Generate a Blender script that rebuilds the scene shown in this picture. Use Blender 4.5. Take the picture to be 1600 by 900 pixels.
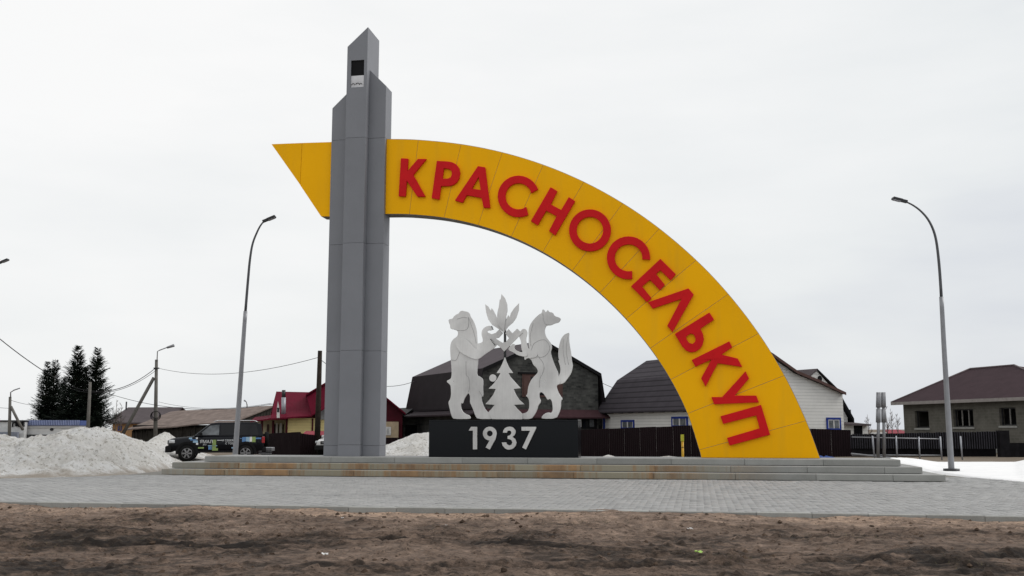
import bpy, bmesh, math, random
import numpy as np
from mathutils import Vector, Matrix
from mathutils.geometry import tessellate_polygon
for o in list(bpy.data.objects): bpy.data.objects.remove(o)
S = bpy.context.scene; COL = S.collection
random.seed(7); RNG = np.random.default_rng(7)
R = math.radians
# ------------------------------------------------------------------ camera
F = 1560.0; EYE = 1.55; PITCH = math.atan(220/F)
cam = bpy.data.cameras.new('camera'); co = bpy.data.objects.new('camera', cam); COL.objects.link(co)
cam.sensor_width = 36; cam.lens = 36*F/1600; cam.clip_end = 6000; cam.clip_start = .1
co.location = (0, 0, EYE); co.rotation_euler = (math.pi/2+PITCH, 0, 0); S.camera = co
# ------------------------------------------------------------------ sky and light
w = bpy.data.worlds.new('World'); S.world = w; w.use_nodes = True
nt = w.node_tree; nt.nodes.clear(); N = nt.nodes.new; LK = nt.links.new
SUN_EL, SUN_AZ = R(40), R(84)           # azimuth from +Y towards +X
sky = N('ShaderNodeTexSky'); sky.sky_type = 'NISHITA'; sky.sun_disc = False
sky.sun_elevation = SUN_EL; sky.sun_rotation = SUN_AZ; sky.dust_density = 3
tc = N('ShaderNodeTexCoord'); sp = N('ShaderNodeSeparateXYZ'); LK(tc.outputs['Generated'], sp.inputs[0])
mp = N('ShaderNodeMapping'); mp.inputs['Scale'].default_value = (1.3, 1.3, 5.0); LK(tc.outputs['Generated'], mp.inputs[0])
nz1 = N('ShaderNodeTexNoise'); nz1.inputs['Scale'].default_value = 1.7; nz1.inputs['Detail'].default_value = 6
nz1.inputs['Roughness'].default_value = .5; LK(mp.outputs[0], nz1.inputs[0])
def MATH(op, a, b):
    n = N('ShaderNodeMath'); n.operation = op
    for i, q in enumerate((a, b)):
        if hasattr(q, 'is_linked'): LK(q, n.inputs[i])
        else: n.inputs[i].default_value = q
    return n.outputs[0]
t = MATH('MULTIPLY', sp.outputs[0], -.24)                 # the overcast is thinner on the left
t = MATH('ADD', t, MATH('MULTIPLY', sp.outputs[2], .58))  # and towards the zenith
t = MATH('ADD', t, MATH('MULTIPLY', nz1.outputs[0], .50))
cr = N('ShaderNodeValToRGB'); LK(t, cr.inputs[0])
e = cr.color_ramp.elements
e[0].position = .12; e[0].color = (.66, .69, .75, 1)
e[1].position = .52; e[1].color = (.99, .99, .985, 1)
q = e.new(.30); q.color = (.85, .872, .88, 1)
mul = N('ShaderNodeVectorMath'); mul.operation = 'SCALE'; mul.inputs['Scale'].default_value = 10; LK(cr.outputs[0], mul.inputs[0])
mx = N('ShaderNodeMix'); mx.data_type = 'RGBA'; mx.inputs[0].default_value = .95
LK(sky.outputs[0], mx.inputs[6]); LK(mul.outputs[0], mx.inputs[7])
bg = N('ShaderNodeBackground'); bg.inputs[1].default_value = .1; LK(mx.outputs[2], bg.inputs[0])
wo = N('ShaderNodeOutputWorld'); LK(bg.outputs[0], wo.inputs[0])
sun = bpy.data.lights.new('sun', 'SUN'); sun.energy = 1.5; sun.angle = R(25); sun.color = (1, .97, .93)
so = bpy.data.objects.new('sun', sun); COL.objects.link(so)
d = Vector((math.sin(SUN_AZ)*math.cos(SUN_EL), math.cos(SUN_AZ)*math.cos(SUN_EL), math.sin(SUN_EL)))
so.rotation_euler = d.to_track_quat('Z', 'Y').to_euler()
S.view_settings.view_transform = 'Standard'; S.view_settings.look = 'None'; S.view_settings.exposure = 0; S.view_settings.gamma = 1
S.render.engine = 'CYCLES'

# ------------------------------------------------------------------ geometry helpers
def ray(u, v):
    a = (u-800)/F; b = (450-v)/F
    return Vector((a, math.cos(PITCH)-b*math.sin(PITCH), math.sin(PITCH)+b*math.cos(PITCH)))
def P(u, v, Y):
    d = ray(u, v); return Vector((0, 0, EYE))+d*(Y/d.y)
def G(u, v, z=0.0):
    d = ray(u, v); return Vector((0, 0, EYE))+d*((z-EYE)/d.z)
class Frame:
    """a plan frame: origin (x, y) and the direction of its x axis; its y axis points away from the camera"""
    def __init__(s, o, ax):
        s.o = Vector((o[0], o[1], 0)); a = Vector((ax[0], ax[1], 0)).normalized(); s.ax = a; s.ay = Vector((-a.y, a.x, 0))
        s.th = math.atan2(a.y, a.x)
    def px(s, u, v, yl=0.0):
        d = ray(u, v); C = Vector((0, 0, EYE)); t = (yl-(C-s.o).dot(s.ay))/d.dot(s.ay); Q = C+d*t-s.o
        return (Q.dot(s.ax), Q.z)
    def W(s, x, y, z=0): return s.o+s.ax*x+s.ay*y+Vector((0, 0, z))
L0 = G(252, 742); R0 = G(1478, 753); PW = (R0-L0).length
MF = Frame((L0.x, L0.y), (R0.x-L0.x, R0.y-L0.y))          # the monument's frame, at the plinth's front left corner
WF = Frame((0, 0), (1, 0))

def setp(o, label=None, cat=None, group=None, kind=None):
    if label: o['label'] = label
    if cat: o['category'] = cat
    if group: o['group'] = group
    if kind: o['kind'] = kind
    return o
def thing(name, label, cat, loc=(0, 0, 0), rz=0, group=None):
    o = bpy.data.objects.new(name, None); COL.objects.link(o); o.location = loc; o.rotation_euler = (0, 0, rz); o.empty_display_size = .3
    return setp(o, label, cat, group)
def fthing(fr, name, label, cat, x=0, y=0, z=0, group=None):
    o = thing(name, label, cat, fr.W(x, y, z), fr.th, group); o['_off'] = (x, y, z); return o
def off_of(par):
    while par is not None:
        if '_off' in par: return Vector(par['_off'])
        par = par.parent
    return Vector((0, 0, 0))
class MB:
    def __init__(s): s.v = []; s.f = []; s.mi = []; s.cur = 0; s.sm = []
    def add(s, vs, fs, smooth=False):
        b = len(s.v); s.v += [tuple(q) for q in vs]
        for f in fs: s.f.append(tuple(b+i for i in f)); s.mi.append(s.cur); s.sm.append(smooth)
        return s
    def box(s, x0, x1, y0, y1, z0, z1):
        v = [(x, y, z) for x in (x0, x1) for y in (y0, y1) for z in (z0, z1)]
        return s.add(v, [(0, 1, 3, 2), (4, 6, 7, 5), (0, 4, 5, 1), (2, 3, 7, 6), (0, 2, 6, 4), (1, 5, 7, 3)])
    def cbox(s, x0, x1, y0, y1, z0, z1, c=.01):
        """box with chamfered top edges"""
        v = [(x0, y0, z0), (x1, y0, z0), (x1, y1, z0), (x0, y1, z0), (x0, y0, z1-c), (x1, y0, z1-c), (x1, y1, z1-c), (x0, y1, z1-c),
             (x0+c, y0+c, z1), (x1-c, y0+c, z1), (x1-c, y1-c, z1), (x0+c, y1-c, z1)]
        f = [(3, 2, 1, 0), (8, 9, 10, 11)]
        for i in range(4):
            j = (i+1) % 4; f += [(i, j, 4+j, 4+i), (4+i, 4+j, 8+j, 8+i)]
        return s.add(v, f)
    def prism(s, loops, y0, y1, axis='y'):
        """loops: outline (and holes) in (x, z); extruded from y0 (front) to y1"""
        if not isinstance(loops[0][0], (tuple, list, Vector)): loops = [loops]
        flat = [Vector((p[0], p[1], 0)) for l in loops for p in l]
        tris = tessellate_polygon([[Vector((p[0], p[1], 0)) for p in l] for l in loops]); n = len(flat)
        mk = (lambda p, t: (p.x, t, p.y)) if axis == 'y' else ((lambda p, t: (t, p.x, p.y)) if axis == 'x' else (lambda p, t: (p.x, p.y, t)))
        v = [mk(p, y0) for p in flat]+[mk(p, y1) for p in flat]; f = []
        for a, b, c in tris: f += [(a, b, c), (n+c, n+b, n+a)]
        k = 0
        for l in loops:
            m = len(l)
            for i in range(m): j = (i+1) % m; f.append((k+i, k+j, n+k+j, n+k+i))
            k += m
        return s.add(v, f)
    def tube(s, pts, rad, n=8, cap=True):
        pts = [Vector(p) for p in pts]; m = len(pts)
        if not isinstance(rad, (list, tuple)): rad = [rad]*m
        vs = []; up = None
        for i, p in enumerate(pts):
            t = (pts[min(i+1, m-1)]-pts[max(i-1, 0)]).normalized()
            if up is None: up = t.orthogonal().normalized()
            up = (up-t*up.dot(t)).normalized(); sd = t.cross(up)
            for k in range(n):
                a = 2*math.pi*k/n; vs.append(p+(up*math.cos(a)+sd*math.sin(a))*rad[i])
        fs = [(i*n+k, i*n+(k+1) % n, (i+1)*n+(k+1) % n, (i+1)*n+k) for i in range(m-1) for k in range(n)]
        if cap: fs += [tuple(range(n))[::-1], tuple((m-1)*n+k for k in range(n))]
        return s.add(vs, fs, True)
    def lathe(s, prof, n=20, c=(0, 0, 0), axis='z', cap=True):
        vs = []; m = len(prof)
        for r, h in prof:
            for k in range(n):
                a = 2*math.pi*k/n; x, y = r*math.cos(a), r*math.sin(a)
                vs.append((c[0]+x, c[1]+y, c[2]+h) if axis == 'z' else (c[0]+x, c[1]+h, c[2]+y))
        fs = [(i*n+k, i*n+(k+1) % n, (i+1)*n+(k+1) % n, (i+1)*n+k) for i in range(m-1) for k in range(n)]
        fs += [tuple(range(n)), tuple((m-1)*n+k for k in range(n))] if cap else []
        return s.add(vs, fs, True)
    def mesh(s, name, mats, off=(0, 0, 0), recalc=True):
        me = bpy.data.meshes.new(name); ox, oy, oz = off
        me.from_pydata([(x-ox, y-oy, z-oz) for x, y, z in s.v], [], s.f)
        for q in (mats if isinstance(mats, (list, tuple)) else [mats]): me.materials.append(q)
        me.polygons.foreach_set('material_index', s.mi); me.polygons.foreach_set('use_smooth', s.sm)
        if recalc:
            b = bmesh.new(); b.from_mesh(me); bmesh.ops.recalc_face_normals(b, faces=b.faces); b.to_mesh(me); b.free()
        me.update(); return me
    def build(s, name, mats, par=None, label=None, bevel=0, kind=None, recalc=True, off=None):
        me = s.mesh(name, mats, off if off is not None else off_of(par), recalc)
        o = bpy.data.objects.new(name, me); COL.objects.link(o)
        if par: o.parent = par
        if bevel:
            b = o.modifiers.new('bevel', 'BEVEL'); b.width = bevel; b.segments = 2; b.limit_method = 'ANGLE'; b.angle_limit = R(40)
        return setp(o, label, kind=kind)
def copy_tree(o, parent=None, **kw):
    c = o.copy(); COL.objects.link(c); c.parent = parent
    for ch in list(o.children): copy_tree(ch, c)
    return c
def tz(ox, oy, s, pts): return [(ox+x/s, oy+y/s) for x, y in pts]
def arc(cx, cy, rx, ry, a0, a1, n=24): return [(cx+rx*math.cos(R(a0+(a1-a0)*i/n)), cy+ry*math.sin(R(a0+(a1-a0)*i/n))) for i in range(n+1)]
def smooth_poly(p, it=1):
    for _ in range(it):
        q = []
        for i in range(len(p)):
            a, b = p[i], p[(i+1) % len(p)]
            q += [(a[0]*.75+b[0]*.25, a[1]*.75+b[1]*.25), (a[0]*.25+b[0]*.75, a[1]*.25+b[1]*.75)]
        p = q
    return p
def vnoise(x, y, sc, seed):
    r = np.random.default_rng(seed); T = r.random((256, 256)); x = x/sc+r.random()*97; y = y/sc+r.random()*97
    xi = np.floor(x).astype(int); yi = np.floor(y).astype(int); fx = x-xi; fy = y-yi
    fx = fx*fx*(3-2*fx); fy = fy*fy*(3-2*fy)
    g = lambda a, b: T[a % 256, b % 256]
    return (g(xi, yi)*(1-fx)+g(xi+1, yi)*fx)*(1-fy)+(g(xi, yi+1)*(1-fx)+g(xi+1, yi+1)*fx)*fy-.5
def fbm(x, y, sc, seed, oct=5, gain=.5):
    z = 0; a = 1
    for i in range(oct):
        c, s_ = math.cos(i*1.1), math.sin(i*1.1)
        z = z+a*vnoise(x*c-y*s_, x*s_+y*c, sc/2**i, seed+i); a *= gain
    return z
def grid_obj(name, X, Y, Z, m, par=None, kind=None, off=(0, 0, 0)):
    h, w_ = X.shape; me = bpy.data.meshes.new(name)
    me.vertices.add(h*w_); me.vertices.foreach_set('co', np.stack([X-off[0], Y-off[1], Z-off[2]], -1).astype(np.float32).ravel())
    i = np.arange(h*w_).reshape(h, w_); q = np.stack([i[:-1, :-1], i[:-1, 1:], i[1:, 1:], i[1:, :-1]], -1).reshape(-1, 4)
    n = len(q); me.loops.add(n*4); me.loops.foreach_set('vertex_index', q.ravel().astype(np.int32))
    me.polygons.add(n); me.polygons.foreach_set('loop_start', np.arange(n, dtype=np.int32)*4); me.polygons.foreach_set('loop_total', np.full(n, 4, np.int32))
    me.polygons.foreach_set('use_smooth', np.ones(n, bool)); me.update(); me.validate(); me.materials.append(m)
    o = bpy.data.objects.new(name, me); COL.objects.link(o)
    if par: o.parent = par
    if kind: o['kind'] = kind
    return o

# ------------------------------------------------------------------ materials
class MT:
    def __init__(s, name, rough=.6, metal=0.0, spec=.5):
        s.m = bpy.data.materials.new(name); s.m.use_nodes = True; s.t = s.m.node_tree
        s.b = s.t.nodes['Principled BSDF']; s.b.inputs['Roughness'].default_value = rough; s.b.inputs['Metallic'].default_value = metal
        s.b.inputs['Specular IOR Level'].default_value = spec; s.tc = s.t.nodes.new('ShaderNodeTexCoord')
    def n(s, t): return s.t.nodes.new(t)
    def lk(s, a, b): s.t.links.new(a, b)
    def noise(s, scale, detail=5, rough=.55, map=(1, 1, 1), rot=(0, 0, 0), dist=0, src='Object'):
        mp = s.n('ShaderNodeMapping'); mp.inputs['Scale'].default_value = map; mp.inputs['Rotation'].default_value = rot
        s.lk(s.tc.outputs[src], mp.inputs[0]); n = s.n('ShaderNodeTexNoise'); n.inputs['Scale'].default_value = scale
        n.inputs['Detail'].default_value = detail; n.inputs['Roughness'].default_value = rough; n.inputs['Distortion'].default_value = dist
        s.lk(mp.outputs[0], n.inputs[0]); return n.outputs[0]
    def ramp(s, fac, stops):
        r = s.n('ShaderNodeValToRGB'); s.lk(fac, r.inputs[0]); el = r.color_ramp.elements
        while len(el) < len(stops): el.new(.5)
        for q, (p, c) in zip(el, stops): q.position = p; q.color = (*c, 1) if len(c) == 3 else c
        return r.outputs[0]
    def mix(s, fac, a, b, mode='MIX'):
        m = s.n('ShaderNodeMix'); m.data_type = 'RGBA'; m.blend_type = mode
        for i, q in ((0, fac), (6, a), (7, b)):
            if hasattr(q, 'is_linked'): s.lk(q, m.inputs[i])
            else: m.inputs[i].default_value = q if i == 0 else (*q, 1)
        return m.outputs[2]
    def math(s, op, a, b=0.0, c=None):
        m = s.n('ShaderNodeMath'); m.operation = op
        for i, q in enumerate((a, b, c)):
            if q is None: continue
            if hasattr(q, 'is_linked'): s.lk(q, m.inputs[i])
            else: m.inputs[i].default_value = q
        return m.outputs[0]
    def sep(s, src='Object'):
        n = s.n('ShaderNodeSeparateXYZ'); s.lk(s.tc.outputs[src], n.inputs[0]); return n.outputs
    def col(s, c): s.lk(c, s.b.inputs['Base Color']); return s
    def rough(s, c): s.lk(c, s.b.inputs['Roughness']); return s
    def bump(s, h, strength=.3, dist=.02):
        b = s.n('ShaderNodeBump'); b.inputs['Strength'].default_value = strength; b.inputs['Distance'].default_value = dist
        s.lk(h, b.inputs['Height']); s.lk(b.outputs[0], s.b.inputs['Normal']); return s
def lite(c, k): return tuple(min(1, q*k) for q in c)
def simple(name, c, rough=.6, metal=0, var=.18, scale=3, bump=0, bscale=40, spec=None, rnd=.0):
    if spec is None: spec = .5 if max(c) > .3 or metal > .25 else .08
    t = MT(name, rough, metal, spec); n = t.noise(scale, 6, .6)
    out = t.ramp(n, [(.3, lite(c, 1-var)), (.7, lite(c, 1+var))])
    if rnd:
        oi = t.n('ShaderNodeObjectInfo'); k = t.math('MULTIPLY_ADD', oi.outputs['Random'], rnd*2, 1-rnd)
        hs = t.n('ShaderNodeHueSaturation'); t.lk(out, hs.inputs['Color']); t.lk(k, hs.inputs['Value']); out = hs.outputs[0]
    t.col(out)
    if bump: t.bump(t.noise(bscale, 4), bump, .01)
    return t.m

m_tower = simple('tower_grey_cassette', (.205, .212, .232), .5, 0, .06, .6, .02, 3, rnd=.03, spec=.25)
m_seam = simple('dark_seam', (.03, .03, .032), .7)
def mk_yellow():
    t = MT('yellow_cassette', .5, 0, .07); c = (.92, .455, .003); a = t.ramp(t.noise(.5, 5), [(.3, lite(c, .96)), (.7, lite(c, 1.03))])
    st = t.ramp(t.noise(2.2, 5, .6, (1, 1, .12)), [(.50, (0, 0, 0)), (.80, (.30,)*3)]); oi = t.n('ShaderNodeObjectInfo'); k = t.math('MULTIPLY_ADD', oi.outputs['Random'], .07, .965)
    hs = t.n('ShaderNodeHueSaturation'); t.lk(t.mix(st, a, (.62, .34, .03)), hs.inputs['Color']); t.lk(k, hs.inputs['Value']); t.col(hs.outputs[0]); t.bump(t.noise(.8, 2), .12, .05); return t.m
m_yellow = mk_yellow()
m_red = simple('red_letter_plastic', (.60, .010, .014), .5, 0, .08, 2, spec=.1)
m_soffit = simple('raw_steel_soffit', (.17, .165, .155), .5, .4, .5, 5)
def mk_steel():
    t = MT('brushed_steel', .36, .6); a = t.noise(4, 5, .6); b = t.noise(30, 3, .7, (1, 1, .06)); c = t.noise(1.2, 3)
    col = t.ramp(a, [(.3, (.52, .515, .51)), (.7, (.66, .655, .645))]); col = t.mix(.25, col, t.ramp(b, [(.35, (.5, .5, .495)), (.65, (.86, .85, .84))]))
    col = t.mix(.45, col, t.ramp(t.noise(.9, 2, .4, (1, 1, .55)), [(.32, (.36, .355, .35)), (.66, (.86, .85, .83))])); t.col(col); t.rough(t.ramp(c, [(.3, (.26,)*3), (.7, (.50,)*3)])); t.bump(t.noise(.7, 1), .35, .12); return t.m
m_steel = mk_steel()
m_weld = simple('weld_line', (.36, .36, .355), .55, .3)
def mk_granite():
    t = MT('black_granite', .16, 0, .13); v = t.noise(90, 3, .8); t.col(t.ramp(v, [(.45, (.006, .007, .009)), (.75, (.022, .025, .028))]))
    return t.m
m_granite = mk_granite()
def mk_conc(name, stain):
    t = MT(name, .85); x, y, z = t.sep()
    a = t.noise(1.1, 6, .65); f = t.noise(35, 5, .7)
    base = t.ramp(a, [(.3, (.25, .255, .24)), (.55, (.31, .315, .30)), (.75, (.36, .36, .34))])
    if stain:
        wide = t.noise(.42, 3, .6, (1, .15, .1)); drip = t.noise(7, 4, .65, (1, .3, .05))
        k = t.math('ADD', t.math('MULTIPLY', wide, 1.3), t.math('MULTIPLY', drip, .55))
        m1 = t.ramp(t.math('MULTIPLY', x, .02), [(.0, (.25,)*3), (.04, (1, 1, 1)), (.33, (1, 1, 1)), (.41, (0, 0, 0))])
        fac = t.math('MULTIPLY', t.ramp(k, [(.84, (0, 0, 0)), (.98, (1, 1, 1))]), m1)
        base = t.mix(t.math('MULTIPLY', m1, .68), base, (.29, .245, .135))
        base = t.mix(t.math('MULTIPLY', fac, .92), base, t.ramp(t.noise(3, 4), [(.35, (.20, .098, .028)), (.65, (.36, .19, .062))]))
    oi = t.n('ShaderNodeObjectInfo'); kk = t.math('MULTIPLY_ADD', oi.outputs['Random'], .34, .80)
    hs = t.n('ShaderNodeHueSaturation'); t.lk(base, hs.inputs['Color']); t.lk(kk, hs.inputs['Value'])
    t.col(t.mix(.22, hs.outputs[0], t.ramp(f, [(.3, (.1, .1, .095)), (.7, (.36, .36, .34))]))); t.bump(f, .35, .012); return t.m
m_conc = mk_conc('kerb_concrete', False); m_conc_st = mk_conc('rust_stained_concrete', True)
def mk_paver():
    t = MT('grey_pavers', .8); a = t.noise(.35, 5, .6, (.6, 1.5, 1)); f = t.noise(60, 4, .7)
    at = t.n('ShaderNodeAttribute'); at.attribute_name = 'tone'
    base = t.ramp(a, [(.25, (.265, .268, .268)), (.55, (.315, .317, .316)), (.8, (.35, .35, .345))])
    k = t.math('MULTIPLY_ADD', at.outputs['Fac'], .3, .85)
    hs = t.n('ShaderNodeHueSaturation'); t.lk(base, hs.inputs['Color']); t.lk(k, hs.inputs['Value'])
    t.col(t.mix(.2, hs.outputs[0], t.ramp(f, [(.3, (.1, .1, .1)), (.7, (.42, .42, .41))]))); t.bump(f, .3, .006); return t.m
m_paver = mk_paver()
m_joint = simple('paver_joint_sand', (.20, .195, .18), .95, 0, .25, 8)
def mk_dirt():
    t = MT('wet_sandy_soil', .93, 0, .25)
    big = t.noise(.42, 5, .62, (.7, 1.3, 1), dist=.5); mid = t.noise(2.6, 7, .70, (.7, 1.3, 1), dist=.8); fine = t.noise(22, 6, .75, (.55, 1, 1)); fine2 = t.noise(6, 9, .80, (.8, 1, 1))
    x, y, z = t.sep()
    edge = t.ramp(t.math('MULTIPLY', t.math('ADD', y, 24), 1/12.), [(.0, (.30,)*3), (.45, (.42,)*3), (.78, (.60,)*3), (.93, (1.0,)*3)])   # drier sand washed along the kerb
    at = t.n('ShaderNodeAttribute'); at.attribute_name = 'wet'
    k = t.math('ADD', t.math('MULTIPLY', big, .62), t.math('MULTIPLY', mid, .58)); k = t.math('ADD', k, t.math('MULTIPLY', t.math('SUBTRACT', fine2, .5), .40)); k = t.math('ADD', k, -.018); k = t.math('ADD', k, t.math('MULTIPLY', t.math('SUBTRACT', edge, .5), .36))
    k = t.math('SUBTRACT', k, t.math('MULTIPLY', at.outputs['Fac'], .16))
    c = t.ramp(k, [(.36, (.014, .010, .008)), (.46, (.046, .033, .025)), (.55, (.115, .082, .063)), (.68, (.175, .128, .100)), (.86, (.33, .24, .18))])
    c = t.mix(.5, c, t.ramp(fine2, [(.34, (.06, .055, .05)), (.50, (.48, .47, .46)), (.66, (.86, .85, .83))]), 'OVERLAY')
    c = t.mix(t.ramp(fine, [(.38, (.9,)*3), (.45, (0, 0, 0))]), c, (.016, .011, .008))
    t.col(c); t.bump(t.math('ADD', t.math('MULTIPLY', fine, .5), fine2), .9, .04); return t.m
m_dirt = mk_dirt()
def mk_ground():
    t = MT('thawing_ground', .95, 0, .2); a = t.noise(.08, 6, .6); b = t.noise(1.5, 5, .6)
    c = t.ramp(a, [(.35, (.11, .085, .062)), (.55, (.15, .12, .09)), (.62, (.19, .165, .135))])
    t.col(t.mix(.4, c, t.ramp(b, [(.3, (.08, .06, .045)), (.7, (.22, .19, .15))]))); t.bump(b, .4, .05); return t.m
m_ground = mk_ground()
def mk_snow(name, dirty):
    t = MT(name, .75, 0, .35); a = t.noise(.9, 6, .65, dist=.6); b = t.noise(7, 6, .72); f = t.noise(40, 4, .75); x, y, z = t.sep()
    cl = (.88, .88, .87)
    if dirty:
        c = t.ramp(a, [(.30, (.66, .64, .60)), (.46, (.80, .79, .76)), (.60, cl)])
        c = t.mix(t.ramp(b, [(.37, (.85,)*3), (.46, (.0,)*3)]), c, (.33, .30, .25))
        c = t.mix(t.ramp(f, [(.30, (.9,)*3), (.40, (0, 0, 0))]), c, (.14, .115, .09))
        low = t.ramp(t.math('ADD', z, t.math('MULTIPLY', t.math('SUBTRACT', a, .5), 1.1)), [(.0, (.75,)*3), (.28, (0, 0, 0))])   # grit left at the melting foot
        c = t.mix(low, c, (.34, .28, .22)); t.bump(t.math('ADD', b, t.math('MULTIPLY', f, .5)), 1.0, .16)
    else:
        c = t.ramp(a, [(.3, (.76, .77, .78)), (.7, (.84, .84, .84))]); c = t.mix(t.ramp(b, [(.27, (.4,)*3), (.36, (0, 0, 0))]), c, (.4, .35, .3)); t.bump(b, .3, .03)
    t.col(c); return t.m
m_snow_d = mk_snow('old_dirty_snow', True); m_snow = mk_snow('white_snow', False)
def mk_lines(name, c, sp, axis=2, dark=.45, rough=.6, width=.12, metal=0, var=.12, bs=.5, soft=False, spec=None):
    if spec is None: spec = .3 if max(c) > .3 else .05
    if max(c) < .2: rough = max(rough, .75)
    """horizontal or vertical board / sheet joints; axis 0,1,2 = object x,y,z"""
    t = MT(name, rough, metal, spec); z = t.sep()[axis]; fr = t.math('FRACT', t.math('MULTIPLY', z, 1/sp))
    n = t.noise(1.3, 5, .6); base = t.ramp(n, [(.3, lite(c, 1-var)), (.7, lite(c, 1+var))])
    if soft:
        h = t.math('SINE', t.math('MULTIPLY', z, 2*math.pi/sp)); t.col(base); t.bump(h, bs, sp*.25)
    else:
        ln = t.ramp(fr, [(0, (0, 0, 0)), (width, (1, 1, 1))]); t.col(t.mix(ln, lite(c, dark), base)); t.bump(fr, bs, sp*.12)
    return t.m
m_siding = mk_lines('white_vinyl_siding', (.66, .66, .64), .2, 2, .45, .55, .16, var=.06)
m_siding_y = mk_lines('yellow_vinyl_siding', (.62, .52, .24), .2, 2, .6, .55, .15)
m_plank = mk_lines('weathered_planks', (.035, .032, .028), .22, 0, .35, .9, .2, var=.4)
m_roof_tile = mk_lines('brown_metal_tile', (.058, .052, .060), .36, 2, .30, .5, .30, .1, bs=1)
m_roof_br = mk_lines('brown_sheet_roof', (.048, .031, .036), .35, 2, .8, .5, .06)
m_roof_slate = simple('weathered_slate_roof', (.175, .140, .125), .9, 0, .28, 1.2, .3, 12)
m_roof_gb = mk_lines('grey_brown_sheet_roof', (.085, .072, .076), .3, 0, .8, .7, .1)
m_roof_red = mk_lines('crimson_sheet_roof', (.105, .005, .018), .22, 0, .75, .5, .1, spec=.08)
m_roof_blue = mk_lines('blue_ribbed_roof', (.07, .11, .30), .5, 0, 2.2, .5, .35)
m_stone_roof = mk_lines('black_brown_sheet', (.025, .022, .0245), .25, 1, .6, .5, .15)
m_mansard = simple('brown_roof_sheet', (.076, .065, .072), .8, 0, .1, 1)
def mk_brick(name, c1, c2, mortar, bw, bh, axis_x=0, rough=.9, msize=.015):
    t = MT(name, rough, 0, .12); s = t.sep(); cb = t.n('ShaderNodeCombineXYZ'); t.lk(s[axis_x], cb.inputs[0]); t.lk(s[2], cb.inputs[1])
    b = t.n('ShaderNodeTexBrick'); t.lk(cb.outputs[0], b.inputs['Vector']); b.inputs['Scale'].default_value = 1
    b.inputs['Brick Width'].default_value = bw; b.inputs['Row Height'].default_value = bh; b.inputs['Mortar Size'].default_value = msize
    b.inputs['Color1'].default_value = (*c1, 1); b.inputs['Color2'].default_value = (*c2, 1); b.inputs['Mortar'].default_value = (*mortar, 1)
    n = t.noise(1.0, 5, .65); t.col(t.mix(.5, b.outputs[0], t.ramp(n, [(.3, lite(c1, .6)), (.7, lite(c2, 1.3))]))); t.bump(b.outputs[1], -.5, .02); return t.m
m_stone = mk_brick('dark_stone_cladding', (.010, .011, .012), (.085, .087, .082), (.055, .055, .052), .38, .15, msize=.015)
m_block = mk_brick('grey_block_masonry', (.095, .092, .078), (.125, .12, .105), (.15, .145, .13), .4, .2)
m_fence_br = simple('dark_brown_profiled_sheet', (.010, .005, .0065), .5, .1, .2, 2, rnd=.15)
m_fence_dk = simple('tarred_board', (.008, .0075, .009), .7, 0, .4, 4, rnd=.4)
m_fence_edge = simple('grey_board_edge', (.075, .075, .09), .7)
m_lampm = simple('galvanised_post', (.24, .245, .26), .45, .5, .12, 2)
m_lamparm = simple('shaded_lamp_arm', (.075, .078, .085), .5, .4, .1, 2)  # galvanised like the post; its backlit shade is put into this darker colour
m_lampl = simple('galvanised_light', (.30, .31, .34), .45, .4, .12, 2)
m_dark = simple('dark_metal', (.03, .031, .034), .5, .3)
m_woodpole = simple('tarred_wood_pole', (.028, .022, .018), .9, 0, .4, 5)
m_cpole = simple('grey_concrete_pole', (.13, .125, .115), .9, 0, .2, 3)
m_wire = simple('black_cable', (.02, .02, .022), .6)
m_glass = simple('dark_glass', (.008, .009, .011), .1, 0, .1, 1, spec=.25)
m_glass_l = simple('curtained_glass', (.12, .13, .14), .15, 0, .5, 3)
m_white = simple('white_paint', (.62, .62, .61), .5, 0, .06)
m_wframe = simple('white_plastic_frame', (.6, .6, .6), .4)
m_bframe = simple('blue_trim', (.025, .045, .22), .5)
m_brown = simple('brown_trim', (.085, .05, .045), .6)
m_dred = simple('dark_red_cladding', (.06, .008, .014), .5)
m_pinkr = simple('faded_red_sheet', (.22, .03, .045), .6)
m_orange = simple('orange_render', (.36, .20, .09), .85)
m_black = simple('black_trim', (.008, .008, .009), .5)
m_ymark = simple('marker_yellow', (.75, .42, .02), .5); m_ytape = simple('marker_lime', (.62, .60, .05), .5)
m_blue = simple('blue_tarp', (.03, .07, .25), .5)
m_bark = simple('spruce_bark', (.05, .038, .028), .95)
def mk_needles():
    t = MT('spruce_needles', .8, 0, .2); t.col(t.ramp(t.noise(1.4, 4), [(.3, (.007, .013, .009)), (.7, (.024, .036, .024))])); return t.m
m_needle = mk_needles()
m_twig = simple('bare_twigs', (.13, .11, .10), .9)
m_carblk = simple('black_car_paint', (.004, .005, .008), .2, 0, .05, 1, spec=.22)
m_carwht = simple('white_car_paint', (.55, .55, .55), .25, 0, .05, 1)
m_plas = simple('black_plastic', (.012, .012, .013), .65); m_tyre = simple('tyre_rubber', (.012, .012, .012), .85)
m_alloy = simple('alloy_rim', (.25, .25, .26), .35, .6); m_chrome = simple('silver_rail', (.6, .6, .62), .25, .8)
m_lens = simple('headlight_lens', (.5, .52, .54), .12, .3); m_tail = simple('red_lens', (.35, .01, .015), .2)
m_gblue = simple('graphic_blue', (.09, .22, .45), .3); m_gsky = simple('graphic_light_blue', (.30, .48, .64), .3)
m_ggreen = simple('graphic_green', (.24, .34, .10), .3); m_gwhite = simple('graphic_white', (.75, .78, .8), .3)
m_screen = simple('white_interior_panel', (.62, .62, .64), .5)
m_sand = simple('sand_patch', (.30, .22, .15), .95, 0, .2, 3)

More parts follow.
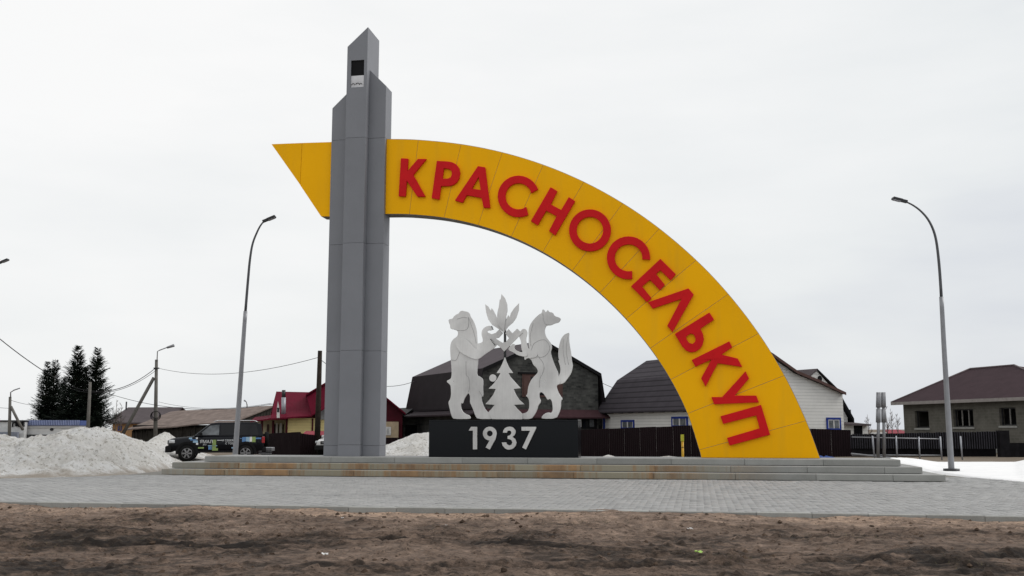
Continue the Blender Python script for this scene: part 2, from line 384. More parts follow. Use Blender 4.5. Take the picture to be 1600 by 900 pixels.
# ------------------------------------------------------------------ ground, paving, kerb
g = MB(); g.add([(-1800, -60, -.6), (1800, -60, -.6), (1800, 3000, -.6), (-1800, 3000, -.6)], [(0, 1, 2, 3)])
g.build('ground', m_ground, kind='structure', recalc=False)
# raised yard behind the paving, on which plinth, cars and houses stand
yd = MB(); c = [MF.W(-160, 4.9, -.004), MF.W(190, 4.9, -.004), MF.W(260, 400, -.004), MF.W(-260, 400, -.004)]
yd.add(c, [(0, 1, 2, 3)]); yd.build('yard_ground', m_ground, kind='structure', recalc=False)
YK = -12.0
mb = MB(); mb.box(-60, 60, YK, 5.2, -.12, -.012)
pv = mb.build('pavement', m_joint, kind='structure'); pv.location = MF.W(0, 0, 0); pv.rotation_euler = (0, 0, MF.th)
def paver_field(x0, x1, y0, y1, bw, bd, gap, name):
    nx = int((x1-x0)/bw); ny = int((y1-y0)/bd); J, I = np.meshgrid(np.arange(ny), np.arange(nx), indexing='ij')
    X = x0+I*bw+(J % 2)*bw*.5; Y = y0+J*bd; n = nx*ny; X = X.ravel(); Y = Y.ravel()
    dz = RNG.normal(0, .0016, n)+fbm(X, Y, 2.5, 40, 3)*.012; tx = RNG.normal(0, .0012, n); ty = RNG.normal(0, .0018, n)
    g_ = gap/2; c = .004; V = np.zeros((n, 8, 3), np.float32)
    for k, (sx, sy) in enumerate(((0, 0), (1, 0), (1, 1), (0, 1))):
        bx = X+(g_ if sx == 0 else bw-g_); by = Y+(g_ if sy == 0 else bd-g_); V[:, k] = np.stack([bx, by, np.full(n, -.03)], -1)
        V[:, 4+k] = np.stack([bx+(c if sx == 0 else -c), by+(c if sy == 0 else -c), dz+tx*(sx*2-1)+ty*(sy*2-1)], -1)
    fq = np.array([[4, 5, 6, 7], [0, 1, 5, 4], [1, 2, 6, 5], [2, 3, 7, 6], [3, 0, 4, 7]]); Q = (np.arange(n)[:, None, None]*8+fq[None]).reshape(-1, 4)
    me = bpy.data.meshes.new(name); me.vertices.add(n*8); me.vertices.foreach_set('co', V.ravel())
    m = len(Q); me.loops.add(m*4); me.loops.foreach_set('vertex_index', Q.ravel().astype(np.int32)); me.polygons.add(m)
    me.polygons.foreach_set('loop_start', np.arange(m, dtype=np.int32)*4); me.polygons.foreach_set('loop_total', np.full(m, 4, np.int32)); me.update()
    tone = np.repeat(np.clip(RNG.normal(.5, .13, n), 0, 1), 8).astype(np.float32)
    me.attributes.new('tone', 'FLOAT', 'POINT').data.foreach_set('value', tone); me.materials.append(m_paver)
    o = bpy.data.objects.new(name, me); COL.objects.link(o); o.parent = pv; o['kind'] = 'stuff'; return o
paver_field(-22, 36, YK+.01, -.02, .3, .15, .005, 'paver')
paver_field(PW+.02, 36, -.02, 3.1, .3, .15, .005, 'paver')
for i in range(50):                                                     # kerb stones along the near edge
    x = -14+i*1.0; k = MB(); dy = random.uniform(-.006, .006); dz = random.uniform(-.006, .004)
    k.cbox(x+.005, x+.995, YK-.15+dy, YK-.008+dy, -.3, .0+dz, .012); o = k.build('kerb_stone', m_conc, pv, off=(x, YK, 0)); o.location = (x, YK, 0)

# muddy verge in the foreground: a displaced sheet in the monument's frame
xs = np.arange(-6, 34, .034); ys = np.concatenate([np.arange(-26, YK-.3, .034), np.arange(YK-.3, YK-.02, .02)])
X, Y = np.meshgrid(xs, ys)
Z = -.105+fbm(X, Y*1.5, 2.6, 3, 6, .52)*.11+fbm(X, Y, .35, 9, 4, .6)*.032+np.maximum(0, fbm(X, Y, .17, 21, 3, .65)-.20)*.10
WET = np.zeros_like(Z)
def rut(x0, y0, x1, y1, bow, wd, dep):
    global Z, WET
    L = math.hypot(x1-x0, y1-y0); ux, uy = (x1-x0)/L, (y1-y0)/L; a = (X-x0)*ux+(Y-y0)*uy; b = -(X-x0)*uy+(Y-y0)*ux
    b = b-bow*np.sin(np.clip(a/L, 0, 1)*math.pi)+vnoise(a, b*0, .9, 55)*.10; m = np.clip(a/.8, 0, 1)*np.clip((L-a)/.8, 0, 1)
    WET = np.maximum(WET, m*np.exp(-(b/(wd*1.7))**2)*(.55+.9*(fbm(X, Y, 1.5, 91, 3)+.3)))
    Z = Z-m*dep*.8*np.exp(-(b/wd)**2)*(1+.35*np.sin(a*34))+m*dep*.6*np.exp(-((np.abs(b)-wd*1.9)/(wd*.7))**2)
for q in ((3, -19.5, 15, -16, .5, .14, .07), (3, -20.9, 15, -17.3, .5, .14, .07), (13, -20.5, 27, -14.5, -.8, .13, .07), (14, -21.5, 27, -15.9, -.8, .13, .06),
          (0, -15.5, 14, -17.8, .4, .15, .05), (16, -13.2, 24, -15.5, .2, .10, .05), (12, -17.5, 22, -18.6, .3, .13, .06)): rut(*q)
for u, v, rx, ry_, hgt in ((905, 821, .45, .5, .04), (1150, 877, .40, .28, .09), (1130, 872, .22, .2, .07), (1517, 884, .20, .25, .08), (1585, 870, .22, .25, .06), (1320, 841, .5, .5, .07), (830, 838, .7, .9, .05), (690, 826, .5, .8, .05), (1090, 840, .6, .7, .05), (1010, 862, .5, .35, .05), (1225, 826, .3, .4, .05), (250, 812, .9, 1.1, .05), (120, 818, .8, 1.2, .05), (60, 845, 1.1, .9, .05), (170, 838, 1.0, .7, .04), (500, 832, .7, 1.0, .05), (950, 878, 1.0, .3, .05), (60, 880, .8, .4, .05), (1440, 862, .5, .3, .04)):
    p = G(u, v, -.08)-MF.o; x0, y0 = p.dot(MF.ax), p.dot(MF.ay); wob = 1+fbm(X, Y, .5, int(u), 4, .6)*1.1
    m = np.exp(-(((X-x0)/(rx*1.3))**2+((Y-y0)/(ry_*1.3))**2)/np.maximum(wob, .2)**2); WET = np.maximum(WET, m*.9); Z = Z+m*hgt*.35*(1+fbm(X, Y, .15, 5, 3, .6)*2)
t_ = np.clip((YK-Y)/.9, 0, 1); Z = Z*t_+(1-t_)*(-.045+fbm(X, Y, 1.5, 77, 6, .6)*.12)
Z = np.minimum(Z, .035)
vg = grid_obj('muddy_verge', X, Y, Z, m_dirt, kind='structure'); vg.location = MF.W(0, 0, 0); vg.rotation_euler = (0, 0, MF.th)
vg.data.attributes.new('wet', 'FLOAT', 'POINT').data.foreach_set('value', WET.astype(np.float32).ravel())
def vz(x, y):
    i = int(np.clip(np.searchsorted(ys, y), 0, len(ys)-1)); j = int(np.clip(np.searchsorted(xs, x), 0, len(xs)-1)); return float(Z[i, j])
# clods and pebbles on the mud: nobody could count them
cl = MB()
for i in range(2400):
    x = random.uniform(-4, 32); y = YK-.25-12*random.random()**1.3; s_ = random.choice((.008, .010, .014, .018, .024, .04))*random.uniform(.7, 1.4); z = vz(x, y)
    vs = [(x+s_*a*random.uniform(.6, 1.3), y+s_*b*random.uniform(.6, 1.3), z+s_*c*random.uniform(.5, .9)) for a, b, c in ((1, 0, 0), (0, 1, 0), (-1, 0, 0), (0, -1, 0), (0, 0, 1), (0, 0, -1), (.6, .6, .6), (-.6, .5, .6))]
    cl.add(vs, [(0, 1, 6), (6, 1, 4), (0, 6, 4), (0, 4, 3), (3, 4, 2), (2, 4, 7), (7, 4, 1), (2, 7, 1), (0, 3, 5), (3, 2, 5), (2, 1, 5), (1, 0, 5)])
o = cl.build('clods', simple('dark_clod', (.070, .049, .036), .95, 0, .7, 3), kind='stuff'); o.location = MF.W(0, 0, 0); o.rotation_euler = (0, 0, MF.th)
setp(o, 'small dark clods and pebbles scattered over the muddy verge', 'clods')
gr = MB()
for u, v, sp_, nn in ((905, 818, .4, 90), (1150, 876, .3, 60), (250, 812, .8, 110), (120, 820, .8, 110), (690, 826, .5, 80), (1517, 884, .25, 50), (1320, 838, .4, 60), (60, 850, .7, 90), (470, 806, .5, 60), (330, 832, .7, 80)):
    p = G(u, v, -.08)-MF.o; x0, y0 = p.dot(MF.ax), p.dot(MF.ay)
    for i in range(nn*3):
        x, y = x0+random.gauss(0, sp_), min(y0+random.gauss(0, sp_), YK-.2); z = vz(x, y)-.005; an = random.uniform(0, 6.3); l = random.uniform(.03, .09); h = random.uniform(.01, .045); w_ = .004
        cx_, cy_ = math.cos(an), math.sin(an); gr.add([(x-cy_*w_, y+cx_*w_, z), (x+cy_*w_, y-cx_*w_, z), (x+cx_*l, y+cy_*l, z+h)], [(0, 1, 2)])
o = gr.build('dead_grass', simple('dead_grass_blades', (.085, .072, .04), .9, 0, .6, 6), kind='stuff', recalc=False); o.location = MF.W(0, 0, 0); o.rotation_euler = (0, 0, MF.th)
setp(o, 'matted dead grass blades in dark patches of the muddy verge', 'dead grass')
def litter(u, v, w_, m, label, cat, name):
    p = G(u, v, -.08); q = p-MF.o; x, y = q.dot(MF.ax), q.dot(MF.ay); z = vz(x, y)
    b = MB(); n = 5; vs = []
    for j in range(n):
        for i in range(n): vs.append(((i/(n-1)-.5)*w_+random.uniform(-.1, .1)*w_, (j/(n-1)-.5)*w_*.8, .012+random.uniform(0, w_*.32)))
    b.add(vs, [(j*n+i, j*n+i+1, (j+1)*n+i+1, (j+1)*n+i) for j in range(n-1) for i in range(n-1)])
    o = b.build(name, m, None); s_ = o.modifiers.new('thick', 'SOLIDIFY'); s_.thickness = .003
    o.location = (p.x, p.y, z); o.rotation_euler = (0, 0, random.uniform(0, 3)); setp(o, label, cat)
litter(508, 867, .085, m_white, 'crumpled white paper scrap on the bare mud left of the tower', 'litter', 'paper_scrap')
litter(1091, 867, .10, simple('lime_wrapper', (.33, .52, .10), .5), 'lime green wrapper lying on the mud below the arch foot', 'litter', 'food_wrapper')
litter(1078, 822, .09, m_white, 'flattened white scrap on the sand close to the kerb', 'litter', 'paper_scrap')
litter(535, 811, .05, m_white, 'tiny white scrap among dark mud left of the tower base', 'litter', 'paper_scrap')
litter(697, 820, .04, m_white, 'tiny white scrap on dark mud below the black pedestal', 'litter', 'paper_scrap')

# ------------------------------------------------------------------ stepped plinth
pl = fthing(MF, 'stepped_plinth', 'long low concrete plinth of three steps with rust stained kerbs under the yellow arch', 'plinth')
mr = MF.px(1441, 723, .6)[0]; tr_ = MF.px(1407, 716, 1.2)[0]; mlx = MF.px(269, 723, .6)[0]; tlx = MF.px(320, 714, 1.2)[0]
DEPTH = 3.55
lv = [(0.0, PW, 0.0, DEPTH+.8), (mlx, mr, .6, DEPTH+.4), (tlx, tr_, 1.2, DEPTH)]
joints = [None, None, None]
for li, (x0, x1, y0, y1) in enumerate(lv):
    z0, z1 = .2*li, .2*(li+1); b = MB(); b.box(x0+.16, x1-.16, y0+.16, y1-.16, z0-.05 if li else -.1, z1-.004); b.build('deck', m_paver, pl)
    x = x0; first = True
    while x < x1-.01:                                                   # front row of kerb blocks
        l = random.uniform(2.2, 2.5); x2 = x+l if x+l < x1-1.0 else x1; j = random.uniform(-.004, .004)
        b = MB(); b.cbox(x+.006, x2-.006, y0+j, y0+.155+j, z0+.014, z1+random.uniform(-.003, .004), .014)
        b.build('kerb_block', m_conc_st if li < 2 else m_conc, pl); x = x2
    for (sx0, sx1) in ((x0, x0+.155), (x1-.155, x1)):
        y = y0+.16
        while y < y1-.01:
            y2 = min(y+2.3, y1); b = MB(); b.cbox(sx0, sx1, y+.005, y2-.005, z0+.004, z1, .014); b.build('kerb_block', m_conc, pl); y = y2
ZT = .6
# ------------------------------------------------------------------ tower
YC, YW = 1.95, 2.27; CD, WD = 1.35, .72
tw = fthing(MF, 'stele_tower', 'tall grey stepped tower of metal cassettes with slanted tops crossing the yellow arch', 'tower', MF.px(556, 712, YC)[0], YC, ZT)
def cx(u, v, y): return MF.px(u, v, y)
cl_, cr_ = cx(526, 711, YC)[0], cx(559.5, 711, YC)[0]; cl2, cr2 = cx(544.5, 73, YC)[0], cx(576.3, 45, YC)[0]
print('center col', cl_, cr_, cl2, cr2)
XL = (cl_+cl2)/2; XR = (cr_+cr2)/2; ZA = cx(576, 42, YC)[1]; ZB = cx(544.5, 73, YC)[1]
wl = (cx(503.5, 711, YW)[0]+cx(521, 169, YW)[0])/2; wr = (cx(591, 711, YW)[0]+cx(605, 134, YW)[0])/2
print('wings', cx(503.5, 711, YW), cx(521, 169, YW), cx(591, 711, YW), cx(605, 134, YW), ZA, ZB)
s1 = (214.5, 379, 547, 695)                                             # v of the horizontal joints at the column front
def col_part(name, x0, x1, ytop0, ytop1, y0, y1, joints, hole=None):
    """a column clad in sheets: one panel per storey on every side; ytop0 / ytop1 are the heights of the left and right edge"""
    core = MB(); zs = [ZT]+list(joints); g_ = .007
    for i, z in enumerate(zs):
        last = i == len(zs)-1; zt = None if last else zs[i+1]-g_; zb = z+(0.0 if i == 0 else g_*.0)
        topL = ytop0 if last else zt; topR = ytop1 if last else zt
        outer = [(x0, zb), (x1, zb), (x1, topR), (x0, topL)]
        b = MB()
        b.prism([outer]+([hole] if hole and hole[0][1] > zb and hole[2][1] < min(topL, topR) else []), y0, y1)
        b.build('cladding_sheet', m_tower, tw, bevel=.006)
        if not last:
            c = MB(); c.box(x0+.02, x1-.02, y0+.02, y1-.02, zt-.001, zs[i+1]+.001); c.build('joint_strip', m_seam, tw)
jz = [cx(560, v, YC)[1] for v in s1[::-1]]; jw = [cx(590, v+1, YW)[1] for v in s1[::-1]]
jc = jz+[cx(560, 130, YC)[1]]
hl, hr = cx(548.3, 105, YC)[0], cx(568.8, 105, YC)[0]; hb, ht = cx(558, 136, YC)[1], cx(558, 94, YC)[1]
jc = jz                                                                 # the opening sits in the top sheet
hole = [(hl, hb), (hr, hb), (hr, ht), (hl, ht)]
col_part('c', XL, XR, ZB, ZA, YC, YC+CD, jc, hole)
zl0 = cx(521, 169, YW)[1]; zl1 = zl0+(XL+.3-wl)*1.0*((cx(541, 149, YW)[1]-zl0)/(cx(541, 149, YW)[0]-cx(521, 169, YW)[0]))
col_part('l', wl, XL-.003, zl0, zl0+(XL-wl)*((cx(541, 149, YW)[1]-zl0)/(cx(541, 149, YW)[0]-cx(521, 169, YW)[0])), YW, YW+WD, jw)
zr1 = cx(605, 134, YW)[1]; zr0 = zr1+(wr-XR)*((cx(578, 109.5, YW)[1]-zr1)/(wr-cx(578, 109.5, YW)[0]))
col_part('r', XR+.003, wr, zr0, zr1, YW, YW+WD, jw)
# opening in the top sheet: black panel above, pale panel below
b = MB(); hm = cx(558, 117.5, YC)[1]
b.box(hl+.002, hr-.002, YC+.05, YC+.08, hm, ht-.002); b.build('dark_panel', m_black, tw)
b = MB(); b.box(hl+.002, hr-.002, YC+.04, YC+.07, hb+.002, hm-.002); b.build('pale_panel', m_screen, tw)
b = MB(); zc = hb+.06
for k, (xa, r_) in enumerate(((hl+.09, .06), (hl+.26, .07), (hl+.38, .05))):
    b.tube([(xa+r_*math.cos(R(a)), YC+.03, zc+.04+r_*.9*math.sin(R(a))) for a in range(0, 200, 20)], .011, 6)
b.build('bracket_wire', m_dark, tw)

# ------------------------------------------------------------------ arch
YA = 2.42; AD = .62
ar = fthing(MF, 'yellow_arch', 'yellow sickle shaped arch of riveted panels carrying a red place name in capitals', 'arch', MF.px(1188, 716, YA)[0], YA, ZT)
OUT = [(607, 217.3), (653.5, 218.5), (720, 226.6), (785, 237.6), (849, 257.2), (912, 284.6), (973, 318), (1029.6, 358), (1088, 406), (1137, 460), (1186, 520.6), (1225, 587), (1258.5, 658), (1281, 717.5)]
INN = [(606, 334), (640, 334.2), (694, 340), (747, 351.7), (799, 369), (848, 393.8), (894.7, 422.5), (938, 457), (978, 498.6), (1016, 544), (1048, 593), (1075, 646), (1092.5, 703), (1096, 717.5)]
def spline(pts, n=8):
    p = [Vector(q) for q in pts]; out = []
    for i in range(len(p)-1):
        a, b, c, d = p[max(i-1, 0)], p[i], p[i+1], p[min(i+2, len(p)-1)]
        for k in range(n):
            t = k/n; out.append(.5*((2*b)+(c-a)*t+(2*a-5*b+4*c-d)*t*t+(-a+3*b-3*c+d)*t**3))
    return out+[p[-1]]
oL = [MF.px(u, v, YA) for u, v in OUT]; iL = [MF.px(u, v, YA) for u, v in INN]
oL[0] = (wr+.004, oL[0][1]); iL[0] = (wr+.004, iL[0][1])
def smoothfit(pts, deg=5):
    """smooth a traced curve: least squares polynomial over arc length"""
    A = np.array(pts); s_ = np.r_[0, np.cumsum(np.hypot(*np.diff(A, axis=0).T))]; s_ /= s_[-1]; out = []
    cx_ = np.polyfit(s_, A[:, 0], deg); cz_ = np.polyfit(s_, A[:, 1], deg); w0 = A[0]-[np.polyval(cx_, 0), np.polyval(cz_, 0)]; w1 = A[-1]-[np.polyval(cx_, 1), np.polyval(cz_, 1)]
    print('fit', max(np.hypot(np.polyval(cx_, s_)-A[:, 0], np.polyval(cz_, s_)-A[:, 1])))
    return [(np.polyval(cx_, q)+w0[0]*(1-q)**6+w1[0]*q**6, np.polyval(cz_, q)+w0[1]*(1-q)**6+w1[1]*q**6) for q in s_]
oL = smoothfit(oL); iL = smoothfit(iL)
for l in (oL, iL): l[-1] = (l[-1][0], ZT-.0)
so_, si_ = spline(oL), spline(iL); K = 8
core = MB()
co_ = [(p.x, p.y) for p in so_]; ci_ = [(p.x, p.y) for p in si_]
def offs(l, d):
    out = []
    for i, p in enumerate(l):
        a, b_ = l[max(i-1, 0)], l[min(i+1, len(l)-1)]; tx, tz_ = b_[0]-a[0], b_[1]-a[1]; n_ = math.hypot(tx, tz_); out.append((p[0]-tz_/n_*d, p[1]+tx/n_*d))
    out[0] = (l[0][0], out[0][1]); out[-1] = (out[-1][0], l[-1][1]); return out
core.prism(offs(co_, .014)+offs(ci_, -.014)[::-1], YA+.012, YA+AD-.02)
core.build('steel_box', m_soffit, ar)
def panel(o_pts, i_pts, y0, y1, m):
    b = MB(); n = len(o_pts); b.prism(o_pts+i_pts[::-1], y0, y1); return b.build('panel', m, ar, bevel=.004)
g_ = .0055
for s in range(len(oL)-1):
    a = so_[s*K:(s+1)*K+1]; c = si_[s*K:(s+1)*K+1]
    a = [Vector(q) for q in a]; c = [Vector(q) for q in c]
    def shr(l):
        l[0] = l[0]+(l[1]-l[0]).normalized()*g_; l[-1] = l[-1]+(l[-2]-l[-1]).normalized()*g_; return [(q.x, q.y) for q in l]
    panel(shr(a), shr(c), YA, YA+.045, m_yellow)
# the point left of the tower
tipL = [MF.px(u, v, YA) for u, v in ((424.2, 225.2), (472, 223.3), (520, 221.8), (516, 338.2), (501.5, 338), (468.8, 288.8))]
tp, t1, t2, t3, t4, t5 = tipL; t2 = (wl-.004, t2[1]); t3 = (wl-.004, t3[1])
b = MB(); b.prism([tp, t1, t2, t3, t4, t5], YA+.03, YA+AD-.02); b.build('steel_box', m_soffit, ar)
b = MB(); b.prism([tp, (t1[0]-g_, t1[1]), (t5[0]-g_, t5[1]+.015)], YA, YA+.045); b.build('panel', m_yellow, ar, bevel=.004)
b = MB(); b.prism([(t1[0]+g_, t1[1]), t2, t3, t4, (t5[0]+g_, t5[1]-.01)], YA, YA+.045); b.build('panel', m_yellow, ar, bevel=.004)
# letters
A1 = (610, 230, 9); A2 = (700, 250, 9); A3 = (820, 280, 7.5); A4 = (930, 350, 9); A5 = (980, 390, 6.4286); A6 = (1040, 480, 6.4286); A7 = (1100, 560, 6)
LET = [('К', A1, [[(146, 155), (248, 158), (238, 335), (386, 163), (505, 164), (320, 388), (490, 692), (378, 695), (228, 468), (212, 690), (114, 688)]]),
 ('Р', A1, [[(652, 190), (800, 198), (870, 210), (925, 240), (962, 288), (978, 355), (968, 430), (935, 490), (885, 528), (820, 545), (710, 545), (685, 735), (578, 712)],
            [(748, 295), (800, 298), (840, 313), (862, 345), (862, 388), (845, 420), (812, 440), (732, 441)]]),
 ('А', A2, [[(420, 85), (520, 100), (592, 672), (500, 668), (470, 532), (262, 492), (205, 600), (95, 568)], [(430, 235), (458, 420), (335, 400)]]),
 ('С', A2, [arc(990, 510, 292, 292, 62, 340)+arc(990, 508, 184, 184, 346, 54)]),
 ('Н', A3, [[(302, 92), (380, 138), (303, 295), (427, 358), (515, 208), (588, 255), (355, 658), (283, 605), (372, 432), (250, 368), (150, 538), (70, 490)]]),
 ('О', A3, [arc(763, 598, 245, 246, 0, 351, 39), arc(762, 596, 156, 156, 0, 351, 39)]),
 ('С', A4, [arc(468, 474, 305, 302, 80, 365)+arc(468, 474, 194, 190, 366, 75)]),
 ('Е', A5, [[(333, 92), (488, 245), (437, 307), (332, 207), (290, 243), (378, 352), (328, 407), (228, 303), (150, 370), (243, 485), (197, 528), (38, 368)]]),
 ('Л', A5, [[(208, 528), (615, 388), (668, 450), (455, 828), (402, 765), (545, 495), (255, 592)]]),
 ('Ь', A6, [[(440, 52), (487, 125), (350, 215), (375, 265), (385, 320), (372, 378), (345, 418), (300, 446), (250, 453), (205, 435), (165, 392), (92, 268)],
            [(205, 300), (228, 278), (255, 263), (285, 276), (300, 310), (298, 345), (270, 368), (238, 358), (216, 332)]]),
 ('К', A6, [[(640, 342), (670, 402), (560, 475), (725, 515), (770, 600), (525, 563), (402, 798), (357, 712), (460, 525), (300, 598), (262, 530)]]),
 ('У', A7, [[(390, 120), (422, 188), (290, 348), (490, 348), (515, 412), (95, 430), (70, 362), (170, 362)]]),
 ('П', A7, [[(535, 435), (620, 715), (240, 818), (217, 745), (522, 655), (490, 535), (180, 615), (155, 542)]])]
LY = YA-.11
for ch, (ox, oy, s_), loops in LET:
    b = MB(); b.prism([[MF.px(u, v, LY) for u, v in tz(ox, oy, s_, l)] for l in loops], LY, YA-.012)
    b.build('letter', m_red, ar, label='raised red capital letter '+ch, bevel=.008)
# ------------------------------------------------------------------ pedestal and sculpture
YP = 1.66; PD = .85
xa, xb = MF.px(670, 700, YP)[0], MF.px(903.5, 700, YP)[0]; zp = (MF.px(670, 656.5, YP)[1]+MF.px(900, 656, YP)[1])/2
pd = fthing(MF, 'granite_pedestal', 'long black granite pedestal with the steel year 1937 under the animal sculpture', 'pedestal', (xa+xb)/2, YP, ZT)
b = MB(); b.box(xa, xb, YP, YP+PD, ZT, zp-.05); b.build('granite_block', m_granite, pd, bevel=.004)
b = MB(); b.cbox(xa-.0, xb+.0, YP-.005, YP+PD+.005, zp-.048, zp, .008); b.build('coping', m_granite, pd)
D1 = (700, 650, 8.889)
DIG = [[[(318, 150), (405, 150), (405, 463), (345, 465), (345, 203), (287, 203)]],
 [arc(580, 244, 96, 96, 92, 380)+[(660, 320), (580, 467), (522, 437), (575, 342)], arc(580, 243, 40, 40, 0, 345, 23)],
 [[(762, 232), (768, 200), (790, 168), (820, 153), (850, 148), (880, 151), (905, 160), (935, 195), (940, 215), (938, 238), (920, 270), (895, 290), (935, 320), (952, 370), (942, 410), (910, 448), (880, 462), (850, 468), (820, 464), (795, 452), (760, 415), (745, 368), (808, 366), (818, 392), (850, 410), (882, 398), (893, 368), (880, 335), (850, 322), (827, 318), (827, 278), (860, 268), (880, 240), (875, 212), (850, 200), (828, 208), (818, 232)]],
 [[(1020, 150), (1225, 150), (1225, 168), (1082, 465), (1030, 440), (1140, 205), (1020, 205)]]]
for ch, loops in zip('1937', DIG):
    b = MB(); b.prism([[MF.px(u, v, YP-.05) for u, v in tz(*D1, l)] for l in loops], YP-.05, YP-.006)
    b.build('digit', m_steel, pd, label='brushed steel numeral '+ch, bevel=.004)

YS = YP+.30
sc = fthing(MF, 'animal_sculpture', 'flat steel sculpture of bear and sable rearing beside a fir tree', 'sculpture', MF.px(790, 656, YS)[0], YS, zp)
C1 = (690, 470, 7.5); C2 = (690, 550, 7.5); C3 = (690, 450, 8.18); F1 = (780, 460, 6.923); F2 = (780, 550, 6.923)
def plate(name, pts, y, th=.035, it=1, label=None, holes=None):
    b = MB(); p = smooth_poly([MF.px(u, v, y) for u, v in pts], it); b.prism(p, y, y+th); return b.build(name, m_steel, sc, label=label, bevel=.006)
bear = tz(*C1, [(78, 218), (130, 208), (140, 185), (172, 158), (200, 150), (212, 125), (240, 113), (270, 122), (305, 128), (330, 148), (338, 185), (365, 220), (393, 280), (410, 340), (416, 420), (421, 510), (425, 600), (428, 690)]) + \
 tz(*C2, [(428, 120), (420, 200), (415, 275), (450, 287), (482, 315), (490, 360), (484, 420), (492, 525), (466, 518), (470, 570), (488, 625), (512, 672), (548, 712), (595, 755), (620, 787), (420, 787), (395, 750), (375, 690), (350, 630), (330, 590), (334, 540), (328, 500), (313, 480), (290, 512), (265, 550), (252, 607), (228, 595), (225, 650), (247, 700), (280, 725), (320, 740), (342, 765), (335, 787), (140, 787), (120, 762), (105, 710), (90, 650), (77, 585), (97, 558), (108, 520), (110, 460), (105, 400), (97, 382), (52, 342), (92, 322), (110, 308), (118, 260), (115, 190)]) + \
 tz(*C1, [(108, 700), (100, 600), (100, 530), (112, 480), (140, 445), (175, 422), (190, 400), (192, 368), (178, 347), (148, 336), (113, 332), (98, 313), (100, 290), (84, 252)])
plate('bear_body', bear, YS, .05)
plate('bear_raised_arm', tz(*C1, [(405, 505), (480, 487), (482, 445), (466, 395), (470, 350), (495, 315), (535, 294), (575, 290), (602, 318), (585, 350), (545, 345), (528, 375), (548, 420), (590, 450), (622, 500), (600, 560), (540, 600), (480, 650), (420, 650)]), YS-.045, .035)
plate('bear_front_arm', tz(*C1, [(160, 450), (230, 430), (300, 455), (345, 505), (395, 560), (450, 572), (500, 540), (522, 482), (555, 455), (585, 455), (620, 490), (655, 518), (600, 568), (520, 618), (432, 688), (370, 682), (300, 652), (230, 612), (190, 570), (165, 520)]), YS-.085, .035)
b = MB()
for k in range(5):
    x, z = MF.px(*tz(*C1, [(572+k*11, 452+k*16)])[0], YS-.1); b.tube([(x, YS-.09, z), (x+.05, YS-.12, z+.012)], [.018, .006], 6)
for k in range(4):
    x, z = MF.px(*tz(*C1, [(582+k*5, 300+k*12)])[0], YS-.06); b.tube([(x, YS-.05, z), (x+.05, YS-.08, z+.01)], [.016, .006], 6)
b.build('bear_claws', m_dark, sc)
fox = tz(*F1, [(462, 200), (464, 166), (478, 160), (490, 172), (500, 190), (512, 186), (525, 164), (540, 190), (582, 196), (600, 235), (640, 245), (668, 262), (660, 285), (640, 306), (600, 315), (560, 335), (515, 335), (497, 362), (492, 400), (505, 455), (535, 495), (562, 530), (573, 580), (557, 620), (562, 655), (578, 705), (602, 770), (630, 830), (642, 860)]) + \
 tz(*F2, [(640, 262), (660, 300), (660, 345), (622, 358), (625, 400), (650, 455), (690, 510), (668, 522), (668, 600), (650, 660), (618, 722), (460, 724), (458, 700), (490, 667), (530, 652), (565, 660), (580, 630), (575, 560), (565, 520), (545, 505), (525, 522), (500, 480), (475, 445), (452, 432), (435, 448), (435, 490), (455, 538), (420, 582), (418, 605), (400, 650), (370, 700), (340, 727), (240, 727), (225, 675), (262, 665), (300, 652), (322, 620), (326, 560), (318, 500), (284, 472), (306, 458), (310, 390), (330, 330), (362, 280), (412, 230), (420, 205), (400, 165), (368, 140), (350, 90)]) + \
 tz(*F1, [(340, 705), (322, 690), (318, 640), (325, 590), (316, 540), (320, 460), (315, 400), (330, 330), (372, 270), (430, 215)])
plate('sable_body', fox, YS, .05)
plate('sable_raised_paw', tz(*F1, [(222, 410), (250, 374), (282, 372), (302, 398), (305, 430), (290, 478), (300, 540), (325, 600), (420, 640), (400, 680), (340, 690), (300, 690), (275, 715), (270, 665), (245, 610), (236, 560), (235, 500), (212, 455)]), YS-.045)
plate('sable_lower_paw', tz(*F1, [(90, 600), (122, 555), (150, 530), (178, 545), (160, 580), (190, 610), (240, 625), (290, 622), (310, 670), (275, 675), (200, 660), (150, 625)]), YS-.082)
plate('sable_tail', tz(*F1, [(760, 415), (755, 480), (765, 560), (780, 640), (785, 715), (797, 765)])+tz(*F2, [(795, 165), (780, 230), (742, 285), (700, 340), (640, 350), (612, 345), (642, 262), (660, 225), (662, 180), (655, 140), (636, 92), (652, 85)])+tz(*F1, [(640, 690), (638, 620), (647, 555), (665, 485), (700, 435), (742, 416)]), YS+.045)
tree = tz(*C2, [(740, 60), (760, 115), (790, 180), (837, 247), (783, 246), (805, 290), (850, 340)])+tz(*F2, [(232, 392), (155, 400), (180, 460), (215, 515), (272, 566), (160, 572), (200, 620), (250, 668), (252, 728)]) + \
 tz(*C2, [(590, 787), (560, 740), (543, 710), (585, 665), (622, 620), (512, 612), (560, 560), (605, 500), (636, 433), (550, 430), (610, 370), (655, 310), (690, 248), (643, 247), (690, 180), (722, 110)])
b = MB(); b.prism([MF.px(u, v, YS-.06) for u, v in tree], YS-.06, YS-.02); b.build('fir_tree', m_steel, sc, bevel=.006)
b = MB(); x, z = MF.px(770, 590.7, YS-.03); r_ = .125; b.prism([(x+r_*math.cos(R(a)), z+r_*math.sin(R(a))) for a in range(0, 360, 12)], YS-.04, YS+.0); b.build('round_plate', m_steel, sc, bevel=.006)
